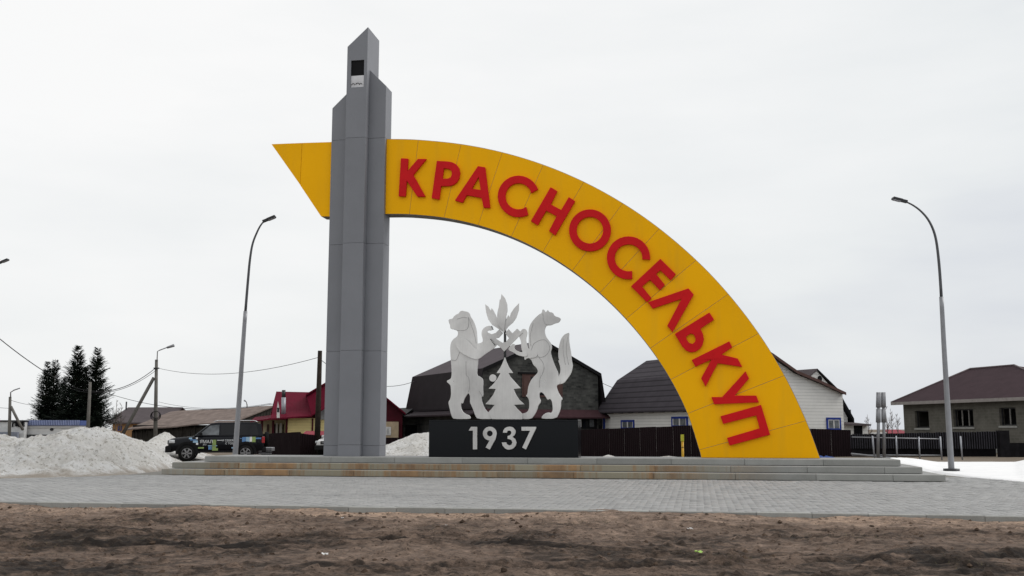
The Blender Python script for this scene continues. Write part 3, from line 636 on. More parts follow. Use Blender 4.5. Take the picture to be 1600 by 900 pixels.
plate('left_band', tz(*C3, [(575, 560), (640, 590), (690, 573), (735, 528), (787, 575), (735, 635), (690, 645), (780, 700), (800, 700), (800, 808), (740, 748), (620, 668), (560, 620)]), YS-.02, .03, 0)
plate('right_band', tz(*C3, [(800, 812), (740, 745), (790, 692), (822, 690), (860, 640), (812, 580), (855, 523), (905, 577), (965, 518), (1008, 556), (1036, 572)]), YS-.075, .03, 0)
for nm, pts in (('leaf', [(555, 205), (600, 240), (630, 290), (640, 255), (665, 290), (700, 360), (725, 440), (795, 570), (730, 525), (645, 470), (595, 400), (568, 310)]),
                ('leaf', [(768, 78), (812, 130), (842, 210), (845, 290), (828, 370), (815, 440), (800, 560), (720, 470), (710, 400), (714, 320), (735, 230), (745, 145), (756, 150)]),
                ('leaf', [(990, 190), (988, 280), (955, 380), (915, 440), (850, 495), (797, 570), (812, 440), (850, 345), (870, 372), (885, 320), (925, 260)])):
    q = [MF.px(u, v, YS-.05) for u, v in tz(*C3, pts)]; b = MB(); dy = {205: -.052, 78: -.09, 190: -.051}[pts[0][1]]
    b.prism(q, YS+dy, YS+dy+.03); b.build(nm, m_steel, sc, bevel=.005)
b = MB(); xq, z0 = MF.px(788.3, 560, YS); z1 = MF.px(788, 480, YS)[1]; b.tube([(xq, YS+.09, z0-1.0), (xq, YS+.09, z1)], .045, 10)
for k in range(3): b.box(xq-.5+k*.4, xq-.44+k*.4, YS+.05, YS+.11, zp, zp+.7)
b.build('support_pole', m_dark, sc)
def weld(pts, y):
    q = [(*MF.px(u, v, y), ) for u, v in pts]; q = [(p.x, y, p.y) for p in spline(q, 5)]
    b = MB(); b.tube(q, .0075, 5); b.build('weld_line', m_weld, sc)
weld(tz(*C1, [(145, 335), (200, 348), (270, 345), (305, 320), (318, 260), (312, 190)]), YS-.003)
weld(tz(*C1, [(318, 200), (345, 280), (380, 380), (405, 500)]), YS-.003)
weld(tz(*C1, [(180, 215), (250, 195), (300, 200)]), YS-.003)
weld(tz(*C1, [(210, 600), (180, 680), (150, 700), (112, 690)]), YS-.003)
weld(tz(*C2, [(285, 110), (288, 260), (315, 300), (330, 380), (315, 470)]), YS-.003)
weld(tz(*C2, [(440, 460), (465, 500), (480, 522)]), YS-.003)
weld(tz(*F1, [(350, 600), (370, 540), (430, 500), (490, 492), (530, 530), (545, 590), (515, 650), (460, 680), (400, 670)]), YS-.003)
weld(tz(*F1, [(472, 205), (478, 270), (500, 320), (545, 330)]), YS-.003)
weld(tz(*F2, [(430, 60), (470, 110), (485, 170), (470, 230), (440, 290), (435, 380)]), YS-.003)
weld(tz(*F1, [(345, 560), (335, 460), (350, 380), (370, 310)]), YS-.003)
weld(tz(*F1, [(700, 480), (690, 600), (715, 760)]), YS+.042)
weld(tz(*F1, [(740, 460), (725, 600), (750, 760)]), YS+.042)
# ------------------------------------------------------------------ street lamps
def lamp(name, label, pts, Y, head_dir, rad):
    q = [P(u, v, Y) for u, v in pts]; base = Vector((q[0].x, q[0].y, 0))
    o = thing(name, label, 'street lamp', base, 0, 'curved galvanised street lamps round the monument'); o['_off'] = tuple(base)
    n = len(q); straight = [p for p in q if p.z < 7.2]; curve = [p for p in q if p.z >= 7.0]
    q = [Vector((base.x, base.y, -.1))]+q[1:]; L_ = max(p.z for p in q)
    sm = []
    for i in range(len(q)-1):
        a, b_, c, d_ = q[max(i-1, 0)], q[i], q[i+1], q[min(i+2, len(q)-1)]
        for k in range(6): t = k/6; sm.append(.5*((2*b_)+(c-a)*t+(2*a-5*b_+4*c-d_)*t*t+(-a+3*b_-3*c+d_)*t**3))
    sm.append(q[-1]); m = len(sm)
    cut = next(i for i, p in enumerate(sm) if p.z > L_*.62)
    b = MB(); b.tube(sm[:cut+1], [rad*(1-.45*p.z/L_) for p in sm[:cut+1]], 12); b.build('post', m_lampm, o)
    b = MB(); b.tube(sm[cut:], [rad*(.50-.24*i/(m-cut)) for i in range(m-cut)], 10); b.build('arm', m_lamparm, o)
    b = MB(); b.lathe([(.27, .0), (.27, .17), (.2, .175)], 16, (base.x, base.y, 0)); b.build('base_flange', m_dark, o)
    b = MB(); b.lathe([(rad*1.12, .6), (rad*1.12, 1.05)], 12, (base.x, base.y, 0)); 
    e_ = sm[-1]; dr = (sm[-1]-sm[-3]).normalized(); dr = Vector((head_dir, 0, dr.z*.6)).normalized(); b = MB()
    for (t0, t1, w_, h_) in ((-.08, .18, .07, .05), (.12, .46, .13, .04)):
        r0 = e_+dr*t0; r1 = e_+dr*t1; up = Vector((-dr.z*head_dir, 0, abs(dr.x)))
        vs = []
        for rr in (r0, r1):
            for sy, sz in ((-1, -1), (1, -1), (1, 1), (-1, 1)): vs.append(rr+Vector((0, sy*w_, 0))+up*sz*h_)
        b.add(vs, [(0, 1, 2, 3), (7, 6, 5, 4), (0, 4, 5, 1), (1, 5, 6, 2), (2, 6, 7, 3), (3, 7, 4, 0)])
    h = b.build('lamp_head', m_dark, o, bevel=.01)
    b = MB(); r0 = e_+dr*.16-up*.045; r1 = e_+dr*.43-up*.045
    b.add([r0+Vector((0, -.1, 0)), r0+Vector((0, .1, 0)), r1+Vector((0, .1, 0)), r1+Vector((0, -.1, 0))]+[v-up*.012 for v in (r0+Vector((0, -.1, 0)), r0+Vector((0, .1, 0)), r1+Vector((0, .1, 0)), r1+Vector((0, -.1, 0)))],
          [(0, 1, 2, 3), (7, 6, 5, 4), (0, 4, 5, 1), (1, 5, 6, 2), (2, 6, 7, 3), (3, 7, 4, 0)]); b.build('led_lens', m_lampl, o)
    return o
lamp('street_lamp', 'tall galvanised lamp with curved arm standing in snow right of the arch', [(1487, 740), (1481, 640), (1475.5, 550), (1470, 450), (1466, 400), (1461, 368), (1452, 346), (1440, 331), (1427, 321), (1414, 314.5)], 35.45, -1, .105)
LL = lamp('street_lamp', 'tall leaning lamp with curved arm behind the plinth beside the black car', [(365.8, 732), (369, 690), (375.5, 600), (382.5, 500), (388, 432), (391, 402), (395, 380), (402, 362), (408, 351), (413.5, 345)], 38.7, 1, .105)
l3 = copy_tree(LL); tgt = P(3, 406, 49); src = P(418, 339, 38.7); l3.location = l3.location+(tgt-src)
l3['label'] = 'street lamp whose head alone enters at the left edge of the sky'

# ------------------------------------------------------------------ snow banks
def snow_ridge(name, label, prof, D, front, back, m, base=-.05, amp=.12, step=.09, cat='snow pile', seed=1, fr=WF, pw=1.0):
    """prof: (u, v) silhouette of the ridge at distance D; the bank falls to its front and back edge"""
    pr = [P(u, v, D) for u, v in prof]; px_ = [p.x for p in pr]; pz_ = [p.z for p in pr]
    X, Y = np.meshgrid(np.arange(px_[0], px_[-1], step), np.arange(D-front, D+back, step)); H = np.interp(X, px_, pz_)-base
    fo = front(X) if callable(front) else front; t = np.where(Y < D, (D-Y)/front, (Y-D)/back); prf = np.clip(1-t**2, 0, 1)**pw
    n = fbm(X, Y, .9, seed, 5, .6)*amp*1.3+np.abs(fbm(X, Y, .35, seed+9, 3, .6))*amp*.8
    Zs = base+H*prf+n*np.clip(H*prf*3, 0, 1); Zs = np.where(prf < .02, base-.1, Zs)
    o = grid_obj(name, X, Y, Zs, m); return setp(o, label, cat)
def mound(name, label, cat, cells, Xr, Yr, fn, m, step=.08, seed=1, amp=.1):
    X, Y = np.meshgrid(np.arange(*Xr, step), np.arange(*Yr, step)); H = fn(X, Y)
    n = fbm(X, Y, 1.1, seed, 6, .6)*amp*2-np.abs(fbm(X, Y, .45, seed+9, 5, .65))*amp*2.0+amp*.5; Zs = H+n*np.clip(H*2.5, 0, 1)
    c0 = (float(X.mean()), float(Y.mean()), 0); o = grid_obj(name, X, Y, Zs, m, off=c0); o.location = c0; return setp(o, label, cat)
def big(X, Y):
    # crest line given by the silhouette, seen at D = 38.5
    D = 38.5; pr = [P(u, v, D) for u, v in ((-260, 670), (-120, 672), (0, 682), (43, 688), (75, 683), (107, 673.5), (139, 667), (170, 672), (198, 686), (222, 703), (236, 714), (256, 731), (266, 742))]
    c = np.interp(X*D/np.maximum(D, 1), [p.x for p in pr], [p.z for p in pr]); c = np.where(X > pr[-1].x, 0, c)
    ed = np.interp(X, [-30, -16.05, -11.9, -11], [30.2, 31.8, 34.3, 34.9])          # where it meets the paving
    t = (Y-ed)/(D-ed); up = np.clip(t, 0, 1); f = np.where(up < .18, up*1.1, .2+(.8)*np.sin(np.clip((up-.18)/.82, 0, 1)*math.pi/2)**1.1)
    bk = np.clip(1-((Y-D)/5)**2, 0, 1); f = np.where(Y > D, bk, f); return c*f+np.where(t < 0, t*.4, 0)-.03
mound('snow_pile', 'big heap of dirty old snow at the left behind the paving', 'snow pile', None, (-30, -10.6), (29.8, 44), big, m_snow_d, .055, 3, .13)
def mk_ridge(pts, D, fr_, bk_):
    pr = [P(u, v, D) for u, v in pts]
    def f(X, Y):
        c = np.interp(X, [p.x for p in pr], [p.z for p in pr], left=0, right=0); t = np.where(Y < D, (D-Y)/fr_, (Y-D)/bk_)
        return np.maximum(c, 0)*np.clip(1-np.abs(t)**1.6, 0, 1)-.03
    return f, (pr[0].x, pr[-1].x)
f, xr = mk_ridge([(205, 720), (230, 692), (245, 683), (260, 674.5), (272, 683), (285, 694), (310, 706), (345, 716), (352, 722)], 53, 4.2, 3)
mound('snow_pile', 'pointed heap of dirty snow behind the front of the black car', 'snow pile', None, xr, (48.5, 56), f, m_snow_d, .09, 13, .08)
f, xr = mk_ridge([(585, 712), (602, 695), (629, 685), (651, 675.5), (669, 674), (690, 676), (720, 690), (760, 716)], 47, 3.5, 3)
mound('snow_pile', 'heap of old snow between the tower base and the black pedestal', 'snow pile', None, xr, (43.4, 50), f, m_snow_d, .08, 23, .06)
f, xr = mk_ridge([(925, 718), (938, 713.8), (951, 709.5), (963, 713), (975, 718)], 49.5, 1.5, 1.5)
mound('snow_patch', 'small leftover snow heap at the foot of the dark brown fence', 'snow patch', None, xr, (48, 51), f, m_snow_d, .05, 33, .02)
f, xr = mk_ridge([(975, 718), (990, 713.5), (1020, 714.3), (1045, 711.5), (1062, 713.5), (1068, 718)], 49, 1.2, 1.2)
mound('snow_patch', 'thin strip of snow beside the yellow marker post', 'snow patch', None, xr, (47.8, 50.2), f, m_snow_d, .05, 43, .02)
f, xr = mk_ridge([(1312, 720), (1320, 716), (1330, 714.3), (1342, 716), (1350, 720)], 46, 1.2, 1.2)
mound('snow_patch', 'small rounded snow patch behind the right end of the plinth', 'snow patch', None, xr, (44.8, 47.2), f, m_snow, .05, 53, .01)
def rbank(X, Y):
    D = 43.0; pr = [P(u, v, D) for u, v in ((1378, 727), (1392, 716.5), (1405, 716), (1430, 717.5), (1455, 722), (1480, 725), (1510, 728), (1560, 729), (1600, 720), (1650, 714), (1700, 716))]
    # crest follows the silhouette; the foot runs along the paving
    u = X*(D/Y); c = np.interp(u, [p.x for p in pr], [p.z for p in pr])
    q = [G(1405, 735), G(1478, 742), G(1497, 744.5), G(1600, 753), G(1700, 760)]; ex = [p.x for p in q]; ey = [p.y for p in q]
    ed = np.interp(X, [11, ex[1], ex[2], ex[3]+.01, ex[4]+.8], [37.5, 35.6, 34.2, 30.2, 27.2]); t = (Y-ed)/(D-ed)
    f = np.clip(t, 0, 1); c = np.maximum(c, .12); return np.where(t < 0, -.05+t*.3, c*np.sin(np.clip(f, 0, 1)*math.pi/2)**.8)*np.where(Y > D, np.clip(1-((Y-D)/3.5)**2, 0, 1), 1)+.012
mound('snow_bank', 'smooth white snow bank along the paving right of the plinth', 'snow bank', None, (13.1, 32), (26, 47), rbank, m_snow, .09, 63, .025)

# ------------------------------------------------------------------ fences
def sheet_fence(name, label, pts, H, m, wsheet=1.15, zb=0.0, cat='fence', posts=True):
    """profiled sheet fence; pts: (x, y, ztop)"""
    o = thing(name, label, cat, (pts[0][0], pts[0][1], zb)); o['_off'] = (pts[0][0], pts[0][1], zb)
    for (a, b_) in zip(pts[:-1], pts[1:]):
        A = Vector(a); B = Vector(b_); L_ = math.hypot(B.x-A.x, B.y-A.y); n = max(1, round(L_/wsheet)); ux, uy = (B.x-A.x)/L_, (B.y-A.y)/L_
        for i in range(n):
            vs = []; fs = []; k = 0; s0 = L_*i/n; s1_ = L_*(i+1)/n-.004; m_ = 8
            dzr = random.uniform(-.012, .012)
            for j in range(m_*4+1):
                s_ = s0+(s1_-s0)*j/(m_*4); ph = j % 4; dd = (0, 0, .03, .03)[ph]; zt = A.z+(B.z-A.z)*s_/L_+dzr
                x, y = A.x+ux*s_-uy*dd, A.y+uy*s_+ux*dd
                vs += [(x, y, zb), (x, y, zt)]
                if j: fs.append((2*j-2, 2*j, 2*j+1, 2*j-1))
            q = MB(); q.add(vs, fs); q.build('profiled_sheet', m, o, recalc=False)
        q = MB(); q.tube([(A.x-uy*.06, A.y+ux*.06, zb+.3), (B.x-uy*.06, B.y+ux*.06, zb+.3)], .02, 4); q.tube([(A.x-uy*.06, A.y+ux*.06, A.z-.2), (B.x-uy*.06, B.y+ux*.06, B.z-.2)], .02, 4); q.build('rail', m, o)
    return o
def pt(u, v, Y): p = P(u, v, Y); return (p.x, p.y, p.z)
sheet_fence('yard_fence', 'very dark brown profiled sheet fence in front of the white house', [pt(845, 673, 60), pt(907, 671.4, 57), pt(1079, 664.8, 50), pt(1180, 661, 47)], 2, m_fence_br)
sheet_fence('yard_fence', 'dark brown sheet fence right of the arch foot under the blue framed window', [pt(1180, 668, 55), pt(1266.5, 670, 56), pt(1329.3, 671.8, 57)], 2, m_fence_br)
sheet_fence('yard_fence', 'black brown sheet fence behind the rear of the black car', [pt(388, 679, 63), pt(411, 677.5, 62), pt(470, 675, 59)], 2, m_fence_br)
sheet_fence('yard_fence', 'low dark fence running on behind the tarred wooden pole', [pt(470, 676.5, 59), pt(500, 681, 60), pt(560, 684, 62), pt(640, 684, 66)], 2, m_fence_br)
# picket fence on the right: every board a part
A = Vector(pt(1329, 678.7, 57)); B = Vector(pt(1560, 674, 56)); L_ = (B-A).length; nb = 62
o = thing('board_fence', 'black board fence with pale edges in front of the grey block house', 'fence', (A.x, A.y, 0)); o['_off'] = (A.x, A.y, 0); ux, uy = (B.x-A.x)/L_, (B.y-A.y)/L_
for i in range(nb):
    s_ = L_*i/nb; x, y = A.x+ux*s_, A.y+uy*s_; zt = A.z+(B.z-A.z)*i/nb+random.uniform(-.015, .02); w_ = L_/nb*.84
    b = MB(); b.box(x, x+w_, y, y+.025, .45, zt); b.cur = 1; b.box(x-.020, x-.004, y-.012, y+.04, .45, zt+.01); b.build('board', [m_fence_dk, m_fence_edge], o)
b = MB(); b.box(A.x, B.x+.02, A.y-1.0, A.y-.95, -.05, .0); b.box(A.x, B.x+.3, A.y+.05, A.y+.1, -.05, .62); b.build('base_board', m_fence_dk, o)
b = MB(); b.box(A.x, B.x, A.y+.03, A.y+.06, .5, .54); b.build('rail', m_fence_edge, o)
b = MB(); q = Vector(pt(1560, 674, 56)); b.box(q.x, q.x+.55, q.y-.1, q.y+.3, -.1, q.z+.05); b.build('corner_post', m_fence_dk, o)
q = thing('yard_gate', 'low black gate under the grey block house at the right edge', 'gate', pt(1576, 715, 56)); q['_off'] = pt(1576, 715, 56)
a_, b2 = Vector(pt(1577, 692, 56)), Vector(pt(1640, 690, 56)); 
for i in range(8):
    b = MB(); x0 = a_.x+(b2.x-a_.x)*i/8; b.box(x0, x0+(b2.x-a_.x)/8-.01, a_.y, a_.y+.04, -.1, a_.z); b.build('gate_board', m_fence_dk, q)
b = MB(); b.box(a_.x-.08, a_.x-.02, a_.y-.03, a_.y+.05, -.1, a_.z+.05); b.build('gate_frame', m_fence_edge, q)
# metal pipe rail frame
q = thing('pipe_barrier', 'grey pipe barrier with leaning posts in front of the black board fence', 'barrier', pt(1366, 716, 51)); q['_off'] = pt(1366, 716, 51)
for (u0, v0, u1, v1) in ((1363, 681, 1366.5, 718), (1400, 681, 1402, 718), (1435.5, 682.5, 1437.5, 719), (1469, 682, 1472, 721), (1500.5, 681.5, 1504, 721)):
    b = MB(); a_, c_ = P(u0, v0, 51), P(u1, v1, 51); b.tube([a_, c_], .04, 8); b.build('post', m_lampl, q)
for (u0, v0, u1, v1, r_) in ((1331, 683, 1470, 686, .028), (1331, 711, 1471, 711.5, .028), (1330, 709, 1455, 722.5, .05), (1440, 722, 1512, 721.5, .06), (1508, 721, 1515, 729, .05)):
    b = MB(); b.tube([P(u0, v0, 51.02), P(u1, v1, 51.02 if u1 != 1515 else 50.8)], r_, 8); b.build('rail', m_lampm, q)
# twin sleeve post
q = thing('twin_post', 'pair of grey posts wrapped in two tiers of ribbed sleeves behind the plinth', 'post', pt(1377, 718, 50)); q['_off'] = pt(1377, 718, 50)
for (u0, u1) in ((1372.8, 1372), (1380.4, 1381.8)):
    a_ = P(u0, 614, 50); c_ = P(u1, 722, 50); b = MB(); b.tube([Vector((c_.x, c_.y, -.05)), a_], .075, 10); b.build('post', m_lampm, q)
    for (v0, v1) in ((613, 637), (639, 660.5)):
        b = MB(); f0 = (v0-614)/108; f1 = (v1-614)/108; s0 = a_.lerp(c_, f0); s1_ = a_.lerp(c_, f1)
        for k in range(9):
            an = 2*math.pi*k/9; rr = .078; dv = Vector((math.cos(an)*rr, math.sin(an)*rr, 0)); b.tube([s0+dv, s1_+dv*1.12], .036, 5)
        b.build('ribbed_sleeve', m_lampm, q)
# marker post and tarp
p = P(1067, 716, 36.5); q = thing('marker_post', 'yellow gas marker post with lime top left of the arch foot', 'marker post', (p.x, p.y, 0)); q['_off'] = (p.x, p.y, 0)
tp_ = P(1067, 679, 36.5).z; md = P(1067, 689.5, 36.5).z
b = MB(); b.tube([(p.x, p.y, 0), (p.x, p.y, md)], .045, 10); b.build('post', m_ymark, q)
b = MB(); b.box(p.x-.06, p.x+.05, p.y-.05, p.y+.02, md, tp_); b.build('reflector_plate', m_ytape, q, bevel=.008)
b = MB(); b.lathe([(.05, .88), (.05, .9)], 10, (p.x, p.y, 0)); b.build('band', m_black, q)
a_ = P(1276, 718, 50); c_ = P(1312, 712.5, 50)
b = MB(); n = 14; vs = []
for j in range(4):
    for i in range(n): vs.append((a_.x+(c_.x-a_.x)*i/(n-1), a_.y+j*.4, .0+(.19+.05*math.sin(i*1.7))*math.sin(math.pi*(j+.3)/4)*min(1, i/2, (n-1-i)/2+.1)))
b.add(vs, [(j*n+i, j*n+i+1, (j+1)*n+i+1, (j+1)*n+i) for j in range(3) for i in range(n-1)]); o = b.build('tarpaulin', m_blue); setp(o, 'crumpled blue tarpaulin on the ground just right of the arch foot', 'tarpaulin'); o.modifiers.new('t', 'SOLIDIFY').thickness = .02

# ------------------------------------------------------------------ houses
def wall_poly(par, fr, pts, y, m, name='wall', th=.2, holes=()):
    b = MB(); b.prism([list(pts)]+[list(h) for h in holes], y, y+th); return b.build(name, m, par)
def slab(par, P0, P1, P2, P3, th, m, name='roof', off=None):
    """a roof plane given by its four corners in frame coordinates, thickened downwards"""
    a = [Vector(q) for q in (P0, P1, P2, P3)]; b = MB(); lo = [q-Vector((0, 0, th)) for q in a]
    b.add(a+lo, [(0, 1, 2, 3), (7, 6, 5, 4), (0, 4, 5, 1), (1, 5, 6, 2), (2, 6, 7, 3), (3, 7, 4, 0)]); return b.build(name, m, par, off=off)
def window(par, x0, x1, z0, z1, y, mframe, mpane, trim=.09, mull=(), label=None, proud=.05, mtrim=None):
    b = MB(); b.prism([[(x0, z0), (x1, z0), (x1, z1), (x0, z1)], [(x0+trim, z0+trim), (x1-trim, z0+trim), (x1-trim, z1-trim), (x0+trim, z1-trim)]], y-proud, y-.003)
    w_ = b.build('window', mtrim or mframe, par, label=label); t = trim
    b = MB(); b.box(x0+t, x1-t, y-.03, y-.006, z0+t, z1-t); b.build('pane', mpane, w_)
    b = MB()
    for f in mull: xm = x0+(x1-x0)*f; b.box(xm-.035, xm+.035, y-.045, y-.031, z0+t, z1-t)
    b.box(x0+t, x0+t+.05, y-.045, y-.031, z0+t, z1-t); b.box(x1-t-.05, x1-t, y-.045, y-.031, z0+t, z1-t); b.box(x0+t+.05, x1-t-.05, y-.045, y-.031, z1-t-.05, z1-t); b.build('frame', mframe, w_); return w_
AXG = Vector((.456, -.89)).normalized()
# (1) white house: gable frame runs along b = (.89,.456); origin at near left corner K
fh = Frame((11.83, 59.5), (.89, .456))
h1 = fthing(fh, 'white_house', 'white sided house with brown tiled mansard roof and blue window trims behind the arch', 'house')
prof = [(-.45, 2.72), (1.35, 4.95), (3.9, 6.42)]+[fh.px(u, v, -.3) for u, v in ((1208, 553), (1246, 579.8), (1280, 594), (1321.5, 613.5))]
gw = [(0, 0), (10.5, 0), (10.5, 3.86), (prof[5][0], prof[5][1]-.12), (prof[4][0], prof[4][1]-.12), (prof[3][0], prof[3][1]-.12), (3.9, 6.28), (1.42, 4.86), (0, 3.1)]
wall_poly(h1, fh, gw, 0, m_siding, 'gable_wall', .25)
LEN = 11.9
b = MB(); b.box(0, .25, .26, LEN, 0, 3.05); b.build('side_wall', m_siding, h1)
b = MB(); b.box(10.25, 10.5, .26, LEN, 0, 3.8); b.build('side_wall', m_siding, h1)
wall_poly(h1, fh, gw, LEN, m_siding, 'gable_wall', .2)
for (a_, c_) in zip(prof[:-1], prof[1:]):
    slab(h1, (a_[0], -.3, a_[1]), (c_[0], -.3, c_[1]), (c_[0], LEN+.35, c_[1]), (a_[0], LEN+.35, a_[1]), .10, m_roof_tile)
b = MB()
for (a_, c_) in zip(prof[:-1], prof[1:]): b.add([(a_[0], -.34, a_[1]+.02), (c_[0], -.34, c_[1]+.02), (c_[0], -.34, c_[1]-.16), (a_[0], -.34, a_[1]-.16), (a_[0], -.305, a_[1]+.02), (c_[0], -.305, c_[1]+.02), (c_[0], -.305, c_[1]-.16), (a_[0], -.305, a_[1]-.16)], [(0, 1, 2, 3), (7, 6, 5, 4), (0, 4, 5, 1), (2, 6, 7, 3), (0, 3, 7, 4), (1, 5, 6, 2)])
b.build('barge_board', m_brown, h1)
x0, z0 = fh.px(1291.4, 672.5); x1, z1 = fh.px(1313, 652.5)
window(h1, x0, x1, z0, z1, -.0, m_wframe, m_glass_l, .13, (.5,), proud=.06, mtrim=m_bframe)
# windows in the long side: build in a frame along that side
fs_ = Frame(fh.W(0, LEN)[:2], (-fh.ay.x, -fh.ay.y))
for (u0, u1, v0, v1) in ((971, 991.5, 671, 656), (1050, 1075, 668, 650.6)):
    x0, z0 = fs_.px(u0, v0); x1, z1 = fs_.px(u1, v1); p0 = fs_.W(x0, 0); q0 = p0-fh.o
    b = MB(); wy0, wy1 = LEN-x0, LEN-x1; yy = sorted((wy0, wy1)); zz = (z0, z1)
    def bx(xa_, xb_, ya, yb, za, zb_, m, nm, par): k = MB(); k.box(xa_, xb_, ya, yb, za, zb_); return k.build(nm, m, par)
    b.box(-.06, -.003, yy[0], yy[0]+.13, zz[0], zz[1]); b.box(-.06, -.003, yy[1]-.13, yy[1], zz[0], zz[1]); b.box(-.06, -.003, yy[0]+.13, yy[1]-.13, zz[1]-.13, zz[1]); b.box(-.06, -.003, yy[0]+.13, yy[1]-.13, zz[0], zz[0]+.13)
    w_ = b.build('window', m_bframe, h1); bx(-.03, -.006, yy[0]+.13, yy[1]-.13, zz[0]+.13, zz[1]-.13, m_glass_l, 'pane', w_)
    k = MB(); ym = (yy[0]+yy[1])/2; k.box(-.045, -.031, ym-.06, ym+.06, zz[0]+.13, zz[1]-.13); k.box(-.045, -.031, yy[0]+.13, yy[0]+.2, zz[0]+.13, zz[1]-.13); k.box(-.045, -.031, yy[1]-.2, yy[1]-.13, zz[0]+.13, zz[1]-.13); k.build('frame', m_wframe, w_)
b = MB(); b.box(-.09, .0, LEN-.14, LEN+.02, 0, 3.0); b.build('corner_trim', m_bframe, h1)
b = MB(); b.box(-.4, -.3, 1, LEN, 2.60, 2.66); 
for i in range(9): b.box(-.42, -.05, 1+i*1.2, 1.08+i*1.2, 2.58, 2.66)
b.build('eave_batten', m_black, h1)
# rear gabled part with the round vent and the side annex
yr = 6.5; A3_ = [fh.px(u, v, yr) for u, v in ((1247.8, 578.3), (1275.4, 576), (1312, 610))]
rg = [(A3_[1][0]-3.2, A3_[1][1]-2.1), A3_[1], (A3_[2][0]+.9, A3_[2][1]-.95), (A3_[2][0]+.9, 0), (A3_[1][0]-3.2, 0)]
wall_poly(h1, fh, [(rg[0][0]+.1, rg[0][1]-.1), (rg[1][0], rg[1][1]-.12), (rg[2][0]-.25, rg[2][1]-.15), (rg[3][0]-.25, 0), (rg[4][0], 0)], yr, m_siding, 'rear_gable_wall', .2)
slab(h1, (rg[0][0], yr-.12, rg[0][1]), (rg[1][0], yr-.12, rg[1][1]), (rg[1][0], yr+6, rg[1][1]), (rg[0][0], yr+6, rg[0][1]), .12, m_roof_gb)
p2 = fh.px(1312, 612, yr); p3 = fh.px(1329, 654, yr)
slab(h1, (rg[1][0], yr-.12, rg[1][1]), (p2[0], yr-.12, p2[1]), (p2[0], yr+6, p2[1]), (rg[1][0], yr+6, rg[1][1]), .13, m_black)
slab(h1, (p2[0]-.2, yr-.35, p2[1]-.3), (p3[0], yr-.35, p3[1]), (p3[0], yr+6, p3[1]), (p2[0]-.2, yr+6, p2[1]-.3), .35, m_black, 'steep_roof')
vx, vz_ = fh.px(1281, 591.5, yr-.02); b = MB(); b.prism([(vx+.2*math.cos(R(a)), vz_+.2*math.sin(R(a))) for a in range(0, 360, 20)], yr-.04, yr+.0-.003); b.build('round_vent', m_black, h1)
ya = 5.0; q0 = fh.px(1316, 663, ya); q1 = fh.px(1356, 665, ya); q2 = fh.px(1361, 662.8, ya-.4); q3 = fh.px(1314, 653.4, ya+2)
b = MB(); b.box(10.6, q1[0], ya, ya+3, 0, q1[1]+.12); b.build('annex_wall', m_siding, h1)
slab(h1, (10.55, ya-.4, q2[1]+.12), (q2[0], ya-.4, q2[1]), (q2[0], ya+2.6, q3[1]-.2), (10.55, ya+2.6, q3[1]), .12, m_roof_gb, 'annex_roof')
xw0, zw0 = fh.px(1334.5, 680, ya); xw1, zw1 = fh.px(1346.5, 664.5, ya); window(h1, xw0, xw1, zw0, zw1, ya, m_black, m_glass, .12, (.5,))
b = MB(); cx0, cz0 = fh.px(1328.5, 640, ya+3); b.tube([(cx0, ya+3, 2), (cx0, ya+3, cz0)], .06, 6); b.build('stove_pipe', m_dark, h1)
# (2) dark stone mansard house
fd = Frame((-1.99, 66), (.89, .456))
h2 = fthing(fd, 'stone_clad_house', 'dark stone clad house with brown mansard roof behind the sculpture', 'house')
gw = [(0, 0), (9, 0), (9, 2.9), (9.0, 5.2), (4.6, 7.35), (.02, 5.4)]
sx0, sz0 = fd.px(815.6, 620); sx1, sz1 = fd.px(878.5, 586)
wall_poly(h2, fd, gw, 0, m_stone, 'gable_wall', .3)
b = MB(); b.box(0, .3, .31, 12.2, 0, 5.3); b.build('side_wall', m_stone, h2)
b = MB(); b.box(8.7, 9, .31, 12.2, 0, 5.1); b.build('side_wall', m_stone, h2)
prof = [(-.55, 2.95), (-.03, 5.5), (4.6, 7.52), (9.12, 5.36), (9.55, 2.75)]
for i, (a_, c_) in enumerate(zip(prof[:-1], prof[1:])):
    slab(h2, (a_[0], -.2, a_[1]), (c_[0], -.2, c_[1]), (c_[0], 12.4, c_[1]), (a_[0], 12.4, a_[1]), .12, m_mansard if i in (1, 2) else m_stone_roof, 'roof')
# hipped far end of the upper roof
b = MB()
for i, (a_, c_) in enumerate(zip(prof[:-1], prof[1:])):
    b.add([(a_[0], -.26, a_[1]+.02), (c_[0], -.26, c_[1]+.02), (c_[0], -.26, c_[1]-.22), (a_[0], -.26, a_[1]-.22), (a_[0], -.205, a_[1]+.02), (c_[0], -.205, c_[1]+.02), (c_[0], -.205, c_[1]-.22), (a_[0], -.205, a_[1]-.22)], [(0, 1, 2, 3), (7, 6, 5, 4), (0, 4, 5, 1), (2, 6, 7, 3), (0, 3, 7, 4), (1, 5, 6, 2)])
b.build('barge_board', m_black, h2)
slab(h2, (-.4, -1.0, 2.35), (9.6, -1.0, 2.35), (9.6, -.0, 2.85), (-.4, -.0, 2.85), .1, simple('dull_red_canopy', (.045, .022, .026), .6), 'canopy')
slab(h2, (-1.3, -.9, 2.5), (-.02, -.9, 2.95), (-.02, 12.4, 2.95), (-1.3, 12.4, 2.5), .1, simple('dull_brown_canopy', (.03, .022, .026), .6), 'canopy')
window(h2, sx0, sx1, sz0, sz1, 0, m_brown, m_glass, .12, (.33, .66))
b = MB(); b.box(sx0+.12, sx0+.62, -.07, -.05, sz0+.12, sz1-.12); b.build('shutter', m_brown, h2)
b = MB(); b.box(sx1-.62, sx1-.12, -.07, -.05, sz0+.12, sz1-.12); b.build('shutter', m_brown, h2)
